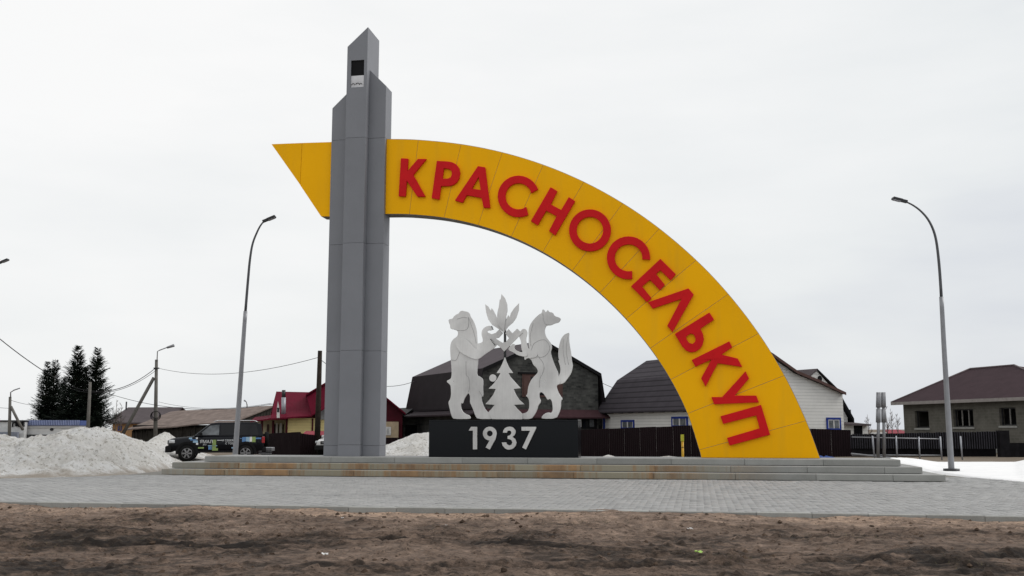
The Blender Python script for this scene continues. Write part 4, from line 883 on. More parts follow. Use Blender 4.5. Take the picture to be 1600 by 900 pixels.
b = MB(); b.box(sx0-.3, sx1+.2, -.12, -.004, sz1+.01, sz1+.12); b.build('lintel', m_black, h2)
for (u0, u1) in ((886, 902), (908, 932)):
    x0, z0 = fd.px(u0, 670); x1, z1 = fd.px(u1, 654); window(h2, x0, x1, z0, z1, 0, m_black, m_glass, .1, (.5,))
for (u0, u1) in ((902.5, 907.5), (920.5, 927)):
    x0, z0 = fd.px(u0, 667); x1, z1 = fd.px(u1, 655.5); b = MB(); b.box(x0, x1, -.08, -.05, z0, z1); b.build('curtain_panel', m_white if u0 < 910 else m_glass_l, h2)
b = MB(); b.box(9.02, 10.6, .6, .8, 0, 2.75); b.build('side_passage_wall', m_stone, h2)
# left end: side windows and lean-to
fl = Frame(fd.W(0, 12.2)[:2], (.89, .456))
h2b = fthing(fl, 'stone_shed', 'small dark stone shed with sloping roof between tower and mansard house', 'shed')
y0 = -1.0; lx = [fl.px(u, v, y0) for u, v in ((613, 662), (672, 700), (640, 641), (672, 650))]
x1 = lx[1][0]; wall_poly(h2b, fl, [(lx[0][0], 0), (x1, 0), (x1, lx[2][1]-.1), (lx[2][0], lx[2][1]), (lx[0][0], lx[0][1]-.05)], y0, m_stone, 'front_wall', .2)
slab(h2b, (lx[0][0]-.3, y0-.3, lx[0][1]-.15), (lx[2][0]+.3, y0-.3, lx[2][1]+.22), (lx[2][0]+.3, y0+3, lx[2][1]+.22), (lx[0][0]-.3, y0+3, lx[0][1]-.15), .14, m_black)
b = MB(); b.box(lx[0][0], lx[0][0]+.2, y0+.21, y0+3, 0, lx[0][1]-.25); b.build('side_wall', m_stone, h2b)
for (u0, u1) in ((620, 630), (633, 651)):
    xx0, zz0 = fl.px(u0, 684, y0); xx1, zz1 = fl.px(u1, 664, y0); window(h2b, xx0, xx1, zz0, zz1, y0, m_black, m_glass, .1, (.5,))
# (3) grey block house at the right
dirR = Vector((-420, 1560)).normalized()            # direction of its long wall, away from the camera
pR = P(1411, 632, 75); fr_ = Frame((pR.x, pR.y), (-dirR.x, -dirR.y))
h3 = fthing(fr_, 'block_house', 'unfinished grey block house with dark openings and brown hip roof at right', 'house')
e0 = fr_.px(1411, 632); e1 = fr_.px(1600, 624); WL = e1[0]+4.5; ez = 3.45
op = [(1430.5, 1450.5, 668.5, 641.5), (1490.5, 1520, 667, 639), (1562.5, 1586.5, 665, 636.5)]; holes = []
for (u0, u1, v0, v1) in op:
    a0 = fr_.px(u0, v0); a1 = fr_.px(u1, v1); holes.append([(a0[0], a0[1]), (a1[0], a0[1]), (a1[0], a1[1]), (a0[0], a1[1])])
wall_poly(h3, fr_, [(0, 0), (WL, 0), (WL, ez), (0, ez)], 0, m_block, 'wall', .4, holes)
b = MB(); b.box(.01, .4, .41, 9, 0, ez); b.build('side_wall', m_block, h3)
b = MB(); b.box(WL-.4, WL-.01, .41, 9, 0, ez); b.build('side_wall', m_block, h3)
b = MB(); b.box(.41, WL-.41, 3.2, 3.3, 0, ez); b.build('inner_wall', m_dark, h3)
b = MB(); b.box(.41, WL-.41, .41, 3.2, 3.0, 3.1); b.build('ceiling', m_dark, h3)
for i, h in enumerate(holes):
    (xa_, za), (xb_, zb_) = h[0], h[2]
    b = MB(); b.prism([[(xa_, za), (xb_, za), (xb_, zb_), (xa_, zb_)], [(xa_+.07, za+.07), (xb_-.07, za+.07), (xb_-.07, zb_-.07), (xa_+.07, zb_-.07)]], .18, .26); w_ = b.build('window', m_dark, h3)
    for f in ((.5,) if i != 1 else (.33, .66)):
        if i == 0: continue
        k = MB(); xm = xa_+(xb_-xa_)*f; k.box(xm-.05, xm+.05, .2, .25, za+.07, zb_-.07); k.build('mullion', m_soffit, w_)
    k = MB(); k.box(xa_-.08, xb_+.08, -.06, -.004, za-.14, za-.02); k.build('sill', m_conc, h3)
rz = ez+.05; r0 = fr_.px(1516, 576.6, 4.5); r1 = fr_.px(1585, 571.3, 4.5); ovh = .6; print('ridge', r0, r1, WL)
hr_ = (r0[1]+r1[1])/2; rl, rr_ = r0[0], r1[0]; lc = (-ovh, -ovh, rz); rc = (WL+ovh, -ovh, rz); lb = (-ovh, 9+ovh, rz); rb = (WL+ovh, 9+ovh, rz)
b = MB(); b.add([lc, rc, rb, lb, (rl, 4.5, hr_), (rr_, 4.5, hr_)], [(0, 1, 5, 4), (1, 2, 5), (2, 3, 4, 5), (3, 0, 4), (3, 2, 1, 0)]); b.build('roof', m_roof_br, h3)
b = MB(); b.tube([lc, (rl, 4.5, hr_+.03)], .07, 6); b.tube([(rl, 4.5, hr_+.03), (rr_, 4.5, hr_+.03)], .07, 6); b.tube([(rr_, 4.5, hr_+.03), rc], .07, 6); b.build('ridge_cap', simple('ridge_cap_metal', (.11, .085, .09), .5), h3)
b = MB(); b.box(-ovh, WL+ovh, -ovh-.03, -ovh-.003, rz-.2, rz+.02); b.build('fascia', simple('pale_fascia', (.26, .24, .23), .6), h3)
b = MB(); b.box(-.05, WL, -.04, -.004, .0, .5); b.build('foundation_strip', m_conc, h3)
# (4) long weathered barn
pB = Vector(pt(364, 659, 98)); fb = Frame((P(206, 671, 104.5).x, P(206, 671, 104.5).y), (pB.x-P(206, 671, 104.5).x, pB.y-P(206, 671, 104.5).y))
h4 = fthing(fb, 'wooden_barn', 'long low weathered barn with sagging brown roof behind the black car', 'barn')
WB = fb.px(364, 659)[0]; ze = fb.px(364, 659)[1]; ry = 5.5; rg = fb.px(400, 634, ry); gb = 11.0; zr_ = rg[1]; zl_ = fb.px(206, 671)[1]
rl_ = fb.px(237, 643.5, ry)
b = MB(); m_ = 14; vs = []
for i in range(m_+1):
    f = i/m_; sag = .10*math.sin(f*7)+.05*math.sin(f*17); vs += [(-.4+(WB+.8)*f, -.5, zl_+(ze-zl_)*f+.05*math.sin(f*11)), (-.4+(WB+.8)*f, ry, rl_[1]+(zr_-rl_[1])*f+sag*.5), (-.4+(WB+.8)*f, gb+.5, ze)]
n0 = len(vs); vs += [(x, y, z-.12) for x, y, z in vs]; fs = []
for i in range(m_):
    for k in (0, 1): a = i*3+k; fs += [(a, a+3, a+4, a+1), (n0+a+1, n0+a+4, n0+a+3, n0+a)]
    fs += [(i*3, n0+i*3, n0+i*3+3, i*3+3), (i*3+2, i*3+5, n0+i*3+5, n0+i*3+2)]
for e_ in (0, m_): fs += [(e_*3, e_*3+1, n0+e_*3+1, n0+e_*3), (e_*3+1, e_*3+2, n0+e_*3+2, n0+e_*3+1)]
b.add(vs, fs); b.build('roof', m_roof_slate, h4)
b = MB(); n = 60
for i in range(n):
    x0 = WB*i/n; b.box(x0+.02, x0+WB/n-.02, random.uniform(-.04, .02), .1, -.1, zl_+(ze-zl_)*i/n-random.uniform(.1, .35))
b.build('wall_planks', m_plank, h4, kind='stuff')
b = MB(); b.box(0, WB-.15, .12, .2, -.1, ze-.3); b.build('back_board', m_black, h4)
b = MB(); n = 26
for i in range(n):
    y0 = gb*i/n; zt = ze+(zr_-ze)*(1-abs(y0+gb/n/2-ry)/ry)-.12; b.box(WB-random.uniform(.0, .05), WB+.08, y0+.02, y0+gb/n-.02, -.1, zt)
b.build('gable_planks', m_plank, h4, kind='stuff')
# (5) orange house behind the barn
pA = P(171, 672, 125); f5 = Frame((pA.x, pA.y), (1, -.1)); h5 = fthing(f5, 'orange_house', 'orange rendered house with grey brown roof right of the spruces', 'house')
a0 = f5.px(176, 659); a1 = f5.px(250, 659); rg = f5.px(171, 636.5, 5); rr2 = f5.px(246, 638.7, 5)
b = MB(); b.box(a0[0], a1[0], 0, 10, 0, a0[1]); b.build('wall', m_orange, h5)
slab(h5, (a0[0]-.6, -.7, a0[1]-.1), (a1[0]+.6, -.7, a0[1]-.1), (a1[0]+.6, 5, rg[1]), (a0[0]-.6, 5, rg[1]), .15, m_roof_gb)
slab(h5, (a0[0]-.6, 5, rg[1]), (a1[0]+.6, 5, rg[1]), (a1[0]+.6, 10.7, a0[1]-.1), (a0[0]-.6, 10.7, a0[1]-.1), .15, m_roof_gb)
x0, z0 = f5.px(184, 673); x1, z1 = f5.px(190.5, 665.5); window(h5, x0, x1, z0, z1, 0, m_bframe, m_glass, .12)
b = MB(); b.tube([(0, 4, 3), (0, 4, 5)], .1, 6); q_ = f5.px(211, 634, 5); b.build('stove_pipe', m_dark, h5)
# (6) crimson roofed house, partly behind the tower
f6 = Frame(P(447, 690, 72)[:2], (1, .20)); h6 = fthing(f6, 'crimson_roofed_house', 'yellow sided house with crimson metal roof either side of the grey tower', 'house')
q = lambda u, v, y=0: f6.px(u, v, y)
e0, e1 = q(447.5, 656), q(487, 655); xr_ = q(560, 650)[0]
b = MB(); b.box(e0[0], xr_, 0, .25, 0, e0[1]+.12); b.build('front_wall', m_siding_y, h6)
b = MB(); b.box(q(402, 660, 2.2)[0], e0[0]-.01, 2.2, 2.4, 0, q(402, 656, 2.2)[1]); b.build('porch_wall', simple('cream_board', (.42, .38, .25), .6), h6)
b = MB(); b.box(e0[0], e0[0]+.2, .26, 9, 0, e0[1]); b.build('side_wall', m_siding_y, h6)
b = MB(); b.box(e0[0]-.04, e0[0]+.10, -.05, -.004, 0, e0[1]+.1); x_ = q(488, 670)[0]; b.box(x_-.06, x_+.06, -.05, -.004, 0, e0[1]+.1); b.build('corner_trim', m_dred, h6, kind='stuff')
# lower roof: eave, ridge along x, gable at the left
yr_ = 4.0; R0_ = q(431.7, 611.7, yr_); R1_ = q(520, 613.5, yr_); E0_ = q(423, 654, -.9); E1_ = q(487, 649, -.9)
slab(h6, (E0_[0], -.9, E0_[1]), (E1_[0], -.9, E1_[1]), (R1_[0], yr_, R1_[1]), (R0_[0], yr_, R0_[1]), .1, m_roof_red)
slab(h6, (R0_[0], yr_, R0_[1]), (R1_[0], yr_, R1_[1]), (R1_[0], 2*yr_+.9, E0_[1]), (E0_[0]-.5, 2*yr_+.9, E0_[1]), .1, m_roof_red)
# bell-cast skirt over the porch
C0, C1_ = q(392, 658, 1.2), q(424, 653, -.9)
slab(h6, (C0[0], .4, C0[1]), (E0_[0], -.95, E0_[1]+.02), (E0_[0]+.3, 2.6, E0_[1]+.35), (C0[0]+.2, 2.6, C0[1]+.3), .1, m_roof_red, 'porch_roof')
# gable triangle with a small window, facing left-front
gz = [q(424, 653, .2), q(433, 618, .2), q(446, 654, .2)]
fg = MB(); fg.add([(E0_[0]+.15, -.3, E0_[1]+.1), (R0_[0]+.15, yr_, R0_[1]-.3), (E0_[0]+.15, 8, E0_[1]+.1)], [(0, 1, 2)]); o_ = fg.build('gable_wall', m_dred, h6, recalc=False); o_.modifiers.new('t', 'SOLIDIFY').thickness = .1
tri = [q(432.5, 653, -.95), q(437, 653, -.95), q(437, 640, -.95), q(434.3, 627, -.95), q(432.3, 641, -.95)]
b = MB(); b.prism(tri, -1.05, -.95); b.build('gable_light', m_white, h6)
x0, z0 = q(432.9, 644, -.95); x1, z1 = q(436.6, 637, -.95); b = MB(); b.box(x0, x1, -1.09, -1.052, z0, z1); b.build('gable_window', m_glass, h6)
b = MB(); k0 = q(443, 650, 0); k1 = q(443.3, 621, 0); k2 = q(443.3, 609.5, 0); b.tube([(k0[0], 0, k0[1]), (k1[0], 0, k1[1])], .16, 8); b.build('flue', m_lampl, h6)
b = MB(); b.tube([(k1[0], 0, k1[1]), (k2[0], 0, k2[1])], .13, 8); b.build('flue_top', m_dark, h6)
for (u0, u1, m_) in ((428, 431.5, m_black), (434, 436, m_black), (441, 443.5, m_black), (416.5, 420.5, m_brown)):
    xx0, zz0 = q(u0, 682, 2.1); xx1, zz1 = q(u1, 663, 2.1); b = MB(); b.box(xx0, xx1, 2.12, 2.17, .2, zz1); b.build('door_panel', m_, h6)
for (u0, u1) in ((430.5, 434), (436.3, 440.6)):
    xx0, zz0 = q(u0, 682, 2.1); xx1, zz1 = q(u1, 661, 2.1); b = MB(); b.box(xx0, xx1, 2.06, 2.11, .2, zz1); b.build('door', m_white, h6)
for u0 in (409, 426.5):
    xx0 = q(u0, 670, .5)[0]; b = MB(); b.box(xx0-.08, xx0+.08, .5, .66, 0, q(u0, 657, .5)[1]); b.build('porch_post', m_dred, h6)
# main gabled wing, its ridge towards the camera and hidden by the tower
yw = .6; p0_, p1_, p2_ = q(478, 616, yw), q(547, 575, yw), q(633, 645.5, yw); sk = q(487, 648, -.9); sk2 = q(520, 631, -.9)
xL, xR = q(512, 640, yw)[0], q(629, 645, yw)[0]
wall_poly(h6, f6, [(xL, 0), (xR, 0), (xR, p2_[1]+.05), (p1_[0], p1_[1]-.1), (xL, p1_[1]-.1-(p1_[0]-xL)*(p1_[1]-p0_[1])/(p1_[0]-p0_[0]))], yw, m_dred, 'gable_wall', .2)
slab(h6, (p0_[0], yw-.5, p0_[1]), (p1_[0], yw-.5, p1_[1]), (p1_[0], yw+9, p1_[1]), (p0_[0], yw+9, p0_[1]), .12, m_roof_red)
slab(h6, (p1_[0], yw-.5, p1_[1]), (p2_[0], yw-.5, p2_[1]), (p2_[0], yw+9, p2_[1]), (p1_[0], yw+9, p1_[1]), .12, m_roof_red)
slab(h6, (sk[0], -1.0, sk[1]), (sk2[0], -1.0, sk2[1]), (p1_[0]-.3, yw-.52, p1_[1]-.5), (p0_[0]+.02, yw-.2, p0_[1]-.02), .08, m_roof_red, 'roof_apron')
b = MB(); b.box(xL+.5, xR-.3, yw-.25, yw-.02, 0, q(600, 659, yw)[1]); b.build('cream_front', simple('cream_siding', (.42, .33, .22), .6), h6)
x0, z0 = q(602, 680, yw-.3); x1, z1 = q(611, 667, yw-.3); window(h6, x0, x1, z0, z1, yw-.26, m_wframe, m_glass_l, .1, (.5,))
x0, z0 = q(498.5, 655.5, -.1); x1, z1 = q(512, 640, -.1); b = MB(); b.box(x0, x1, -.12, -.02, z0, z1); b.build('grey_panel', simple('grey_panel', (.23, .24, .25), .5), h6)
sh = thing('lean_to_roof', 'faded red sheet roof of a low lean-to behind the wooden pole', 'lean-to', pt(487, 700, 63)); sh['_off'] = pt(487, 700, 63)
a_, c_ = P(472, 678.5, 63), P(520, 680, 63); d_, e_ = P(478, 673.5, 65.5), P(520, 673.5, 65.5)
slab(sh, a_, c_, e_, d_, .08, m_pinkr); b = MB(); b.box(a_.x+.1, c_.x, 63.3, 65, 0, a_.z-.1); b.build('wall', m_fence_dk, sh)

# (7) low white and blue building far left
f7 = Frame(P(0, 680, 80)[:2], (1, .06)); h7 = fthing(f7, 'kiosk_building', 'low white building with ribbed blue roof edge left of the spruces', 'kiosk')
q = lambda u, v, y=0: f7.px(u, v, y)
x0, x1 = q(37.5, 670)[0], q(122.5, 670)[0]; zt, zb_ = q(80, 657)[1], q(80, 665)[1]
b = MB(); b.box(x0, x1, 0, 1.6, .0, zb_-.19); b.build('wall', mk_lines('white_panel_wall', (.70, .70, .69), .33, 2, .7, .5, .06), h7)
b = MB(); b.box(x0-.05, x1+.1, -.1, 1.7, zb_-.18, zb_-.001); b.build('white_cornice', m_white, h7)
b = MB()
nr = 34
for i in range(nr): xx = x0-.1+(x1-x0+.3)*i/nr; b.box(xx, xx+.07, -.27, -.222, zb_+.03, zt+.02)
b.build('roof_ribs', simple('pale_rib', (.28, .33, .52), .5), h7, kind='stuff', recalc=False)
b = MB(); b.box(x0-.1, x1+.2, -.22, 1.75, zb_+.002, zt); b.build('roof', simple('blue_roof', (.07, .10, .25), .5), h7)
b = MB(); vx, vzz = q(81, 671); b.prism([(vx+.14*math.cos(R(a)), vzz+.12*math.sin(R(a))) for a in range(0, 360, 30)], -.05, -.003); b.build('round_vent', m_dark, h7)
b = MB(); b.box(x0-.3, x1, -.35, -.02, -.1, q(60, 679)[1]); b.build('dark_base', m_dark, h7)
f8 = Frame(P(-60, 680, 79)[:2], (1, .05)); h8 = fthing(f8, 'shop_building', 'low pale shop front with dark roof letters at the far left edge', 'shop')
q = lambda u, v, y=0: f8.px(u, v, y)
x0, x1 = 0, q(38, 670)[0]; zt = q(10, 659)[1]
b = MB(); b.box(x0, x1, 0, .5, 0, zt); b.build('wall', simple('pale_grey_wall', (.55, .56, .56), .6), h8)
b = MB(); b.box(x0-.2, x1+.05, -.1, .6, zt+.003, q(10, 656.5)[1]); b.build('roof_edge', m_dark, h8)
b = MB(); b.box(x0, x1-.3, -.5, -.2, 0, q(10, 675)[1]); b.build('counter_base', simple('blue_grey_panel', (.21, .23, .28), .6), h8)
fnt_m = m_black
lx0 = q(19.5, 668)[0]
lzz = [q(19.5, 668)[1], q(19.5, 659.5)[1]]; hh = (lzz[1]-lzz[0])*1.5; cw = .2
GL = {'г': [[(0, 0), (.25, 0), (.25, .78), (1, .78), (1, 1), (0, 1)]], 'и': [[(0, 0), (.3, 0), (.72, .62), (.72, 0), (1, 0), (1, 1), (.72, 1), (.28, .38), (.28, 1), (0, 1)]],
      'о': [[(0, 0), (1, 0), (1, 1), (0, 1)], [(.3, .25), (.7, .25), (.7, .75), (.3, .75)]], 'е': [[(0, 0), (1, 0), (1, .2), (.3, .2), (.3, .4), (.9, .4), (.9, .6), (.3, .6), (.3, .8), (1, .8), (1, 1), (0, 1)]]}
for i, ch in enumerate('гиое'):
    b = MB(); b.prism([[(lx0+i*cw*1.25+px_*cw, lzz[0]+hh*(.05+.22*(i % 2)*.4)+pz_*hh*.62) for px_, pz_ in l] for l in GL[ch]], -.14, -.004); b.build('letter', m_black, h8)

# ------------------------------------------------------------------ poles and wires
def pole(name, label, bot, top, r0, r1, m, cat='utility pole', nm='post'):
    B = Vector((bot.x, bot.y, -.1)); o = thing(name, label, cat, B); o['_off'] = tuple(B); b = MB(); b.tube([B, B.lerp(top, .5), top], [r0, (r0+r1)/2, r1], 8); b.build(nm, m, o); return o
def dn(u, Y, du=0): q = P(u, 700, Y); return Vector((q.x, q.y, 0))
p1 = pole('utility_pole', 'concrete utility pole with coiled cable, strut and lamp left of the barn', dn(242.5, 85), P(244.5, 562, 85), .19, .13, m_cpole)
b = MB(); b.tube([P(240.5, 590, 85), P(206, 653, 85), P(192, 678, 85)], .15, 6); b.build('strut', m_cpole, p1)
b = MB(); b.tube([P(245.3, 565, 84.8), P(246, 549, 84.8), P(250, 547, 84.8), P(262, 542.5, 84.8)], .045, 6); b.build('lamp_bracket', m_lampm, p1)
b = MB(); b.tube([P(261, 543.2, 84.8), P(272, 539.6, 84.8)], [.09, .13], 6); b.build('lamp_head', m_lampm, p1)
cc = P(243.5, 648, 84.7)
for k in range(3):
    b = MB(); r_ = .33+.05*k; b.tube([cc+Vector((r_*math.cos(R(a)), -.02*k, r_*.9*math.sin(R(a))-.05*k)) for a in range(0, 370, 20)], .03, 5); b.build('cable_coil', m_wire, p1)
b = MB(); b.box(P(240.5, 575, 84.9).x, P(249, 575, 84.9).x, 84.8, 84.9, P(0, 576.5, 85).z, P(0, 574.5, 85).z); b.build('crossarm', m_dark, p1)
p2b = pole('utility_pole', 'bare grey wooden pole standing in front of the tall spruces', dn(135.8, 76), P(141, 597, 76), .16, .11, m_cpole)
p3 = pole('utility_pole', 'thin utility pole with lamp arm and strut above the shop at far left', dn(14.5, 74), P(15.8, 620, 74), .13, .1, m_cpole)
b = MB(); b.tube([P(16.6, 622, 73.8), P(16.6, 613, 73.8), P(22, 609.5, 73.8), P(31, 606.5, 73.8)], .045, 6); b.build('lamp_bracket', m_lampm, p3)
b = MB(); b.tube([P(17, 635, 74), P(28, 657, 74), P(36, 672, 74)], .10, 6); b.build('strut', m_cpole, p3)
p4 = pole('utility_pole', 'dark tarred wooden utility pole just left of the grey tower', dn(495.3, 60), P(500, 548, 60), .19, .13, m_woodpole)
p5 = pole('small_street_lamp', 'tiny distant lamp rising behind the barn ridge', dn(386, 130), P(386, 632, 130), .1, .07, m_cpole, 'street lamp')
b = MB(); b.tube([P(386, 633, 130), P(385, 628, 130), P(381.5, 625.5, 130)], [.07, .07, .12], 6); b.build('lamp_head', m_lampm, p5)
def wire(label, A, B, sag, r=.018, n=16):
    b = MB(); b.tube([A.lerp(B, i/n)-Vector((0, 0, sag*4*(i/n)*(1-i/n))) for i in range(n+1)], r, 5); o = b.build('wire', m_wire, off=tuple(A)); o.location = A; setp(o, label, 'wire', 'overhead wires strung between the utility poles')
wire('thick overhead cable dropping from the upper left edge to the spruces', P(-60, 478, 50), P(110, 603, 78), .35, .028)
wire('sagging twisted cable from the spruces up to the concrete pole', P(110, 603, 78), P(242, 576, 85), 1.05, .03)
wire('second sagging cable from the spruces up to the concrete pole', P(110, 607, 78), P(242, 580, 85), .95, .02)
wire('overhead wire from the concrete pole to the tarred wooden pole', P(246, 575, 85), P(499, 558, 60), .75, .016)
wire('faint wire crossing above the barn roof to the crimson house', P(170, 615, 86), P(445, 628, 74), .9, .02)
wire('faint wire from the barn ridge up to the crimson gable', P(248, 628, 95), P(424, 630, 76), .5, .015)
wire('short wire between the grey tower and the dark mansard house', P(498, 560, 60), P(647, 596, 74), .9, .018)
wire('wire from the dark mansard house down to the white house', P(934, 595, 72), P(1020, 618, 70), .25, .018)
wire('thin wire at far left from the lamp pole towards the spruces', P(16, 625, 74), P(70, 634, 80), .12, .014)
wire('thin wire leaving the far left lamp pole past the frame edge', P(16, 638, 74), P(-60, 620, 74), .2, .014)

# ------------------------------------------------------------------ trees
def spruce(label, u, vtop, D, wid, seed, nb=34, group='dark spruces behind the snow heap'):
    rd = random.Random(seed); base = dn(u, D); top = P(u, vtop, D); H = top.z
    o = thing('spruce_tree', label, 'spruce', base, rd.uniform(0, 6), group)
    b = MB(); b.tube([(0, 0, -.1), (.04, .02, H*.5), (0, 0, H)], [H*.02, H*.012, .015], 7); b.build('trunk', m_bark, o, off=(0, 0, 0))
    f = MB(); z = H*.06; k = 0
    def tuft(p, d, s_):
        sd = d.cross(Vector((0, 0, 1))); sd = sd.normalized() if sd.length > .01 else Vector((1, 0, 0))
        for q_ in range(4):
            dd = (d+sd*rd.uniform(-.9, .9)+Vector((0, 0, rd.uniform(-.7, .35)))).normalized(); w_ = sd*s_*rd.uniform(.10, .2)+Vector((0, 0, rd.uniform(-.06, .06)*s_)); e_ = p+dd*s_*rd.uniform(.6, 1.1)
            f.add([p-w_, p+w_, e_+w_*.25, e_-w_*.25], [(0, 1, 2, 3)])
    while z < H*.985:
        t = z/H; rmax = wid*(1-t)**.78*(.84+.16*math.sin(z*3.1+seed))+.06; cnt = rd.randint(8, 12) if t < .88 else 5
        for j in range(cnt):
            an = rd.uniform(0, 2*math.pi); L_ = rmax*rd.uniform(.55, 1.15); drp = -.30+.65*t; d = Vector((math.cos(an), math.sin(an), drp)); st = Vector((0, 0, z)); n = max(3, int(L_/.16))
            prev = st
            for i in range(1, n+1):
                s_ = i/n; p = st+Vector((math.cos(an)*L_*s_, math.sin(an)*L_*s_, L_*(drp*s_+.28*s_*s_)))
                tuft(p, (p-prev).normalized(), (.60-.24*s_)*(.55+.45*(1-t))*(wid/2.4)**.5); prev = p
            f.tube([st, prev], [.02, .006], 3, False)
        z += H*rd.uniform(.012, .020)
    f.build('crown', m_needle, o, off=(0, 0, 0), recalc=False); return o
spruce('shorter spruce at the far left of the group, open lower branches', 66, 565, 86, 1.75, 3)
spruce('slim spruce tightly beside the leftmost one, slightly taller tip', 78, 561, 87, 1.75, 5)
spruce('tallest broad dark spruce in the middle of the group', 113, 540, 84, 2.7, 8)
spruce('tall dark spruce at the right end of the group near the orange house', 144, 543, 85, 2.45, 13)
spruce('dark spruce wedged between the tall ones, lower top hidden among them', 128, 575, 86, 2.1, 17)
spruce('half hidden low spruce filling the gap between short and tall ones', 93, 588, 88, 1.7, 19)
def bare(label, u, vtop, D, seed, n=4, m=m_twig):
    rd = random.Random(seed); base = dn(u, D); H = P(u, vtop, D).z; o = thing('bare_tree', label, 'tree', base, 0, 'bare leafless trees beyond the fences')
    tr = MB(); tr.tube([(0, 0, -.1), (.05, 0, H*.5), (0, .05, H*.97)], [.06, .04, .012], 5); tr.build('trunk', m, o, off=(0, 0, 0)); b = MB()
    def br(p, d, L_, r, k):
        e_ = p+d*L_; b.tube([p, p.lerp(e_, .5)+Vector((rd.uniform(-.05, .05), 0, .03))*L_, e_], [r, r*.7, r*.35], 3, False)
        if k:
            for _ in range(4): br(p.lerp(e_, rd.uniform(.3, 1)), (d+Vector((rd.uniform(-.6, .6), rd.uniform(-.6, .6), rd.uniform(-.1, .5)))).normalized(), L_*rd.uniform(.4, .65), r*.55, k-1)
    for i in range(12):
        z = H*rd.uniform(.2, .95); an = rd.uniform(0, 6.3); br(Vector((0, 0, z)), Vector((math.cos(an)*.5, math.sin(an)*.5, .85)).normalized(), H*.24*(1.2-z/H), .02, 2)
    b.build('branches', m, o, off=(0, 0, 0), kind='stuff'); return o
for i, (u, v, D, lb) in enumerate(((1358, 646, 100, 'small bare tree just left of the twin sleeved post'), (1387, 636, 105, 'pale bare tree between the twin post and the block house'), (1395, 640, 110, 'taller bare birch nearest the corner of the block house'),
                                   (1404, 646, 108, 'low bare tree touching the edge of the block house'), (178, 622, 100, 'leafless tree beside the orange house'), (186, 630, 104, 'bare thin tree in front of the orange house roof'))):
    bare(lb, u, v, D, 30+i)
fr9 = thing('distant_house', 'distant low house with red roof seen beyond the board fence', 'house', P(1395, 680, 160)); fr9['_off'] = tuple(P(1395, 680, 160))
a_, c_ = P(1388, 676, 160), P(1420, 676, 160); b = MB(); b.box(a_.x, c_.x, 160, 168, -.2, a_.z); b.build('wall', m_white, fr9)
slab(fr9, (a_.x-.5, 159, a_.z-.1), (c_.x, 159, a_.z-.1), (c_.x, 164, P(0, 671, 164).z), (a_.x+1, 164, P(0, 671, 164).z), .2, m_pinkr)

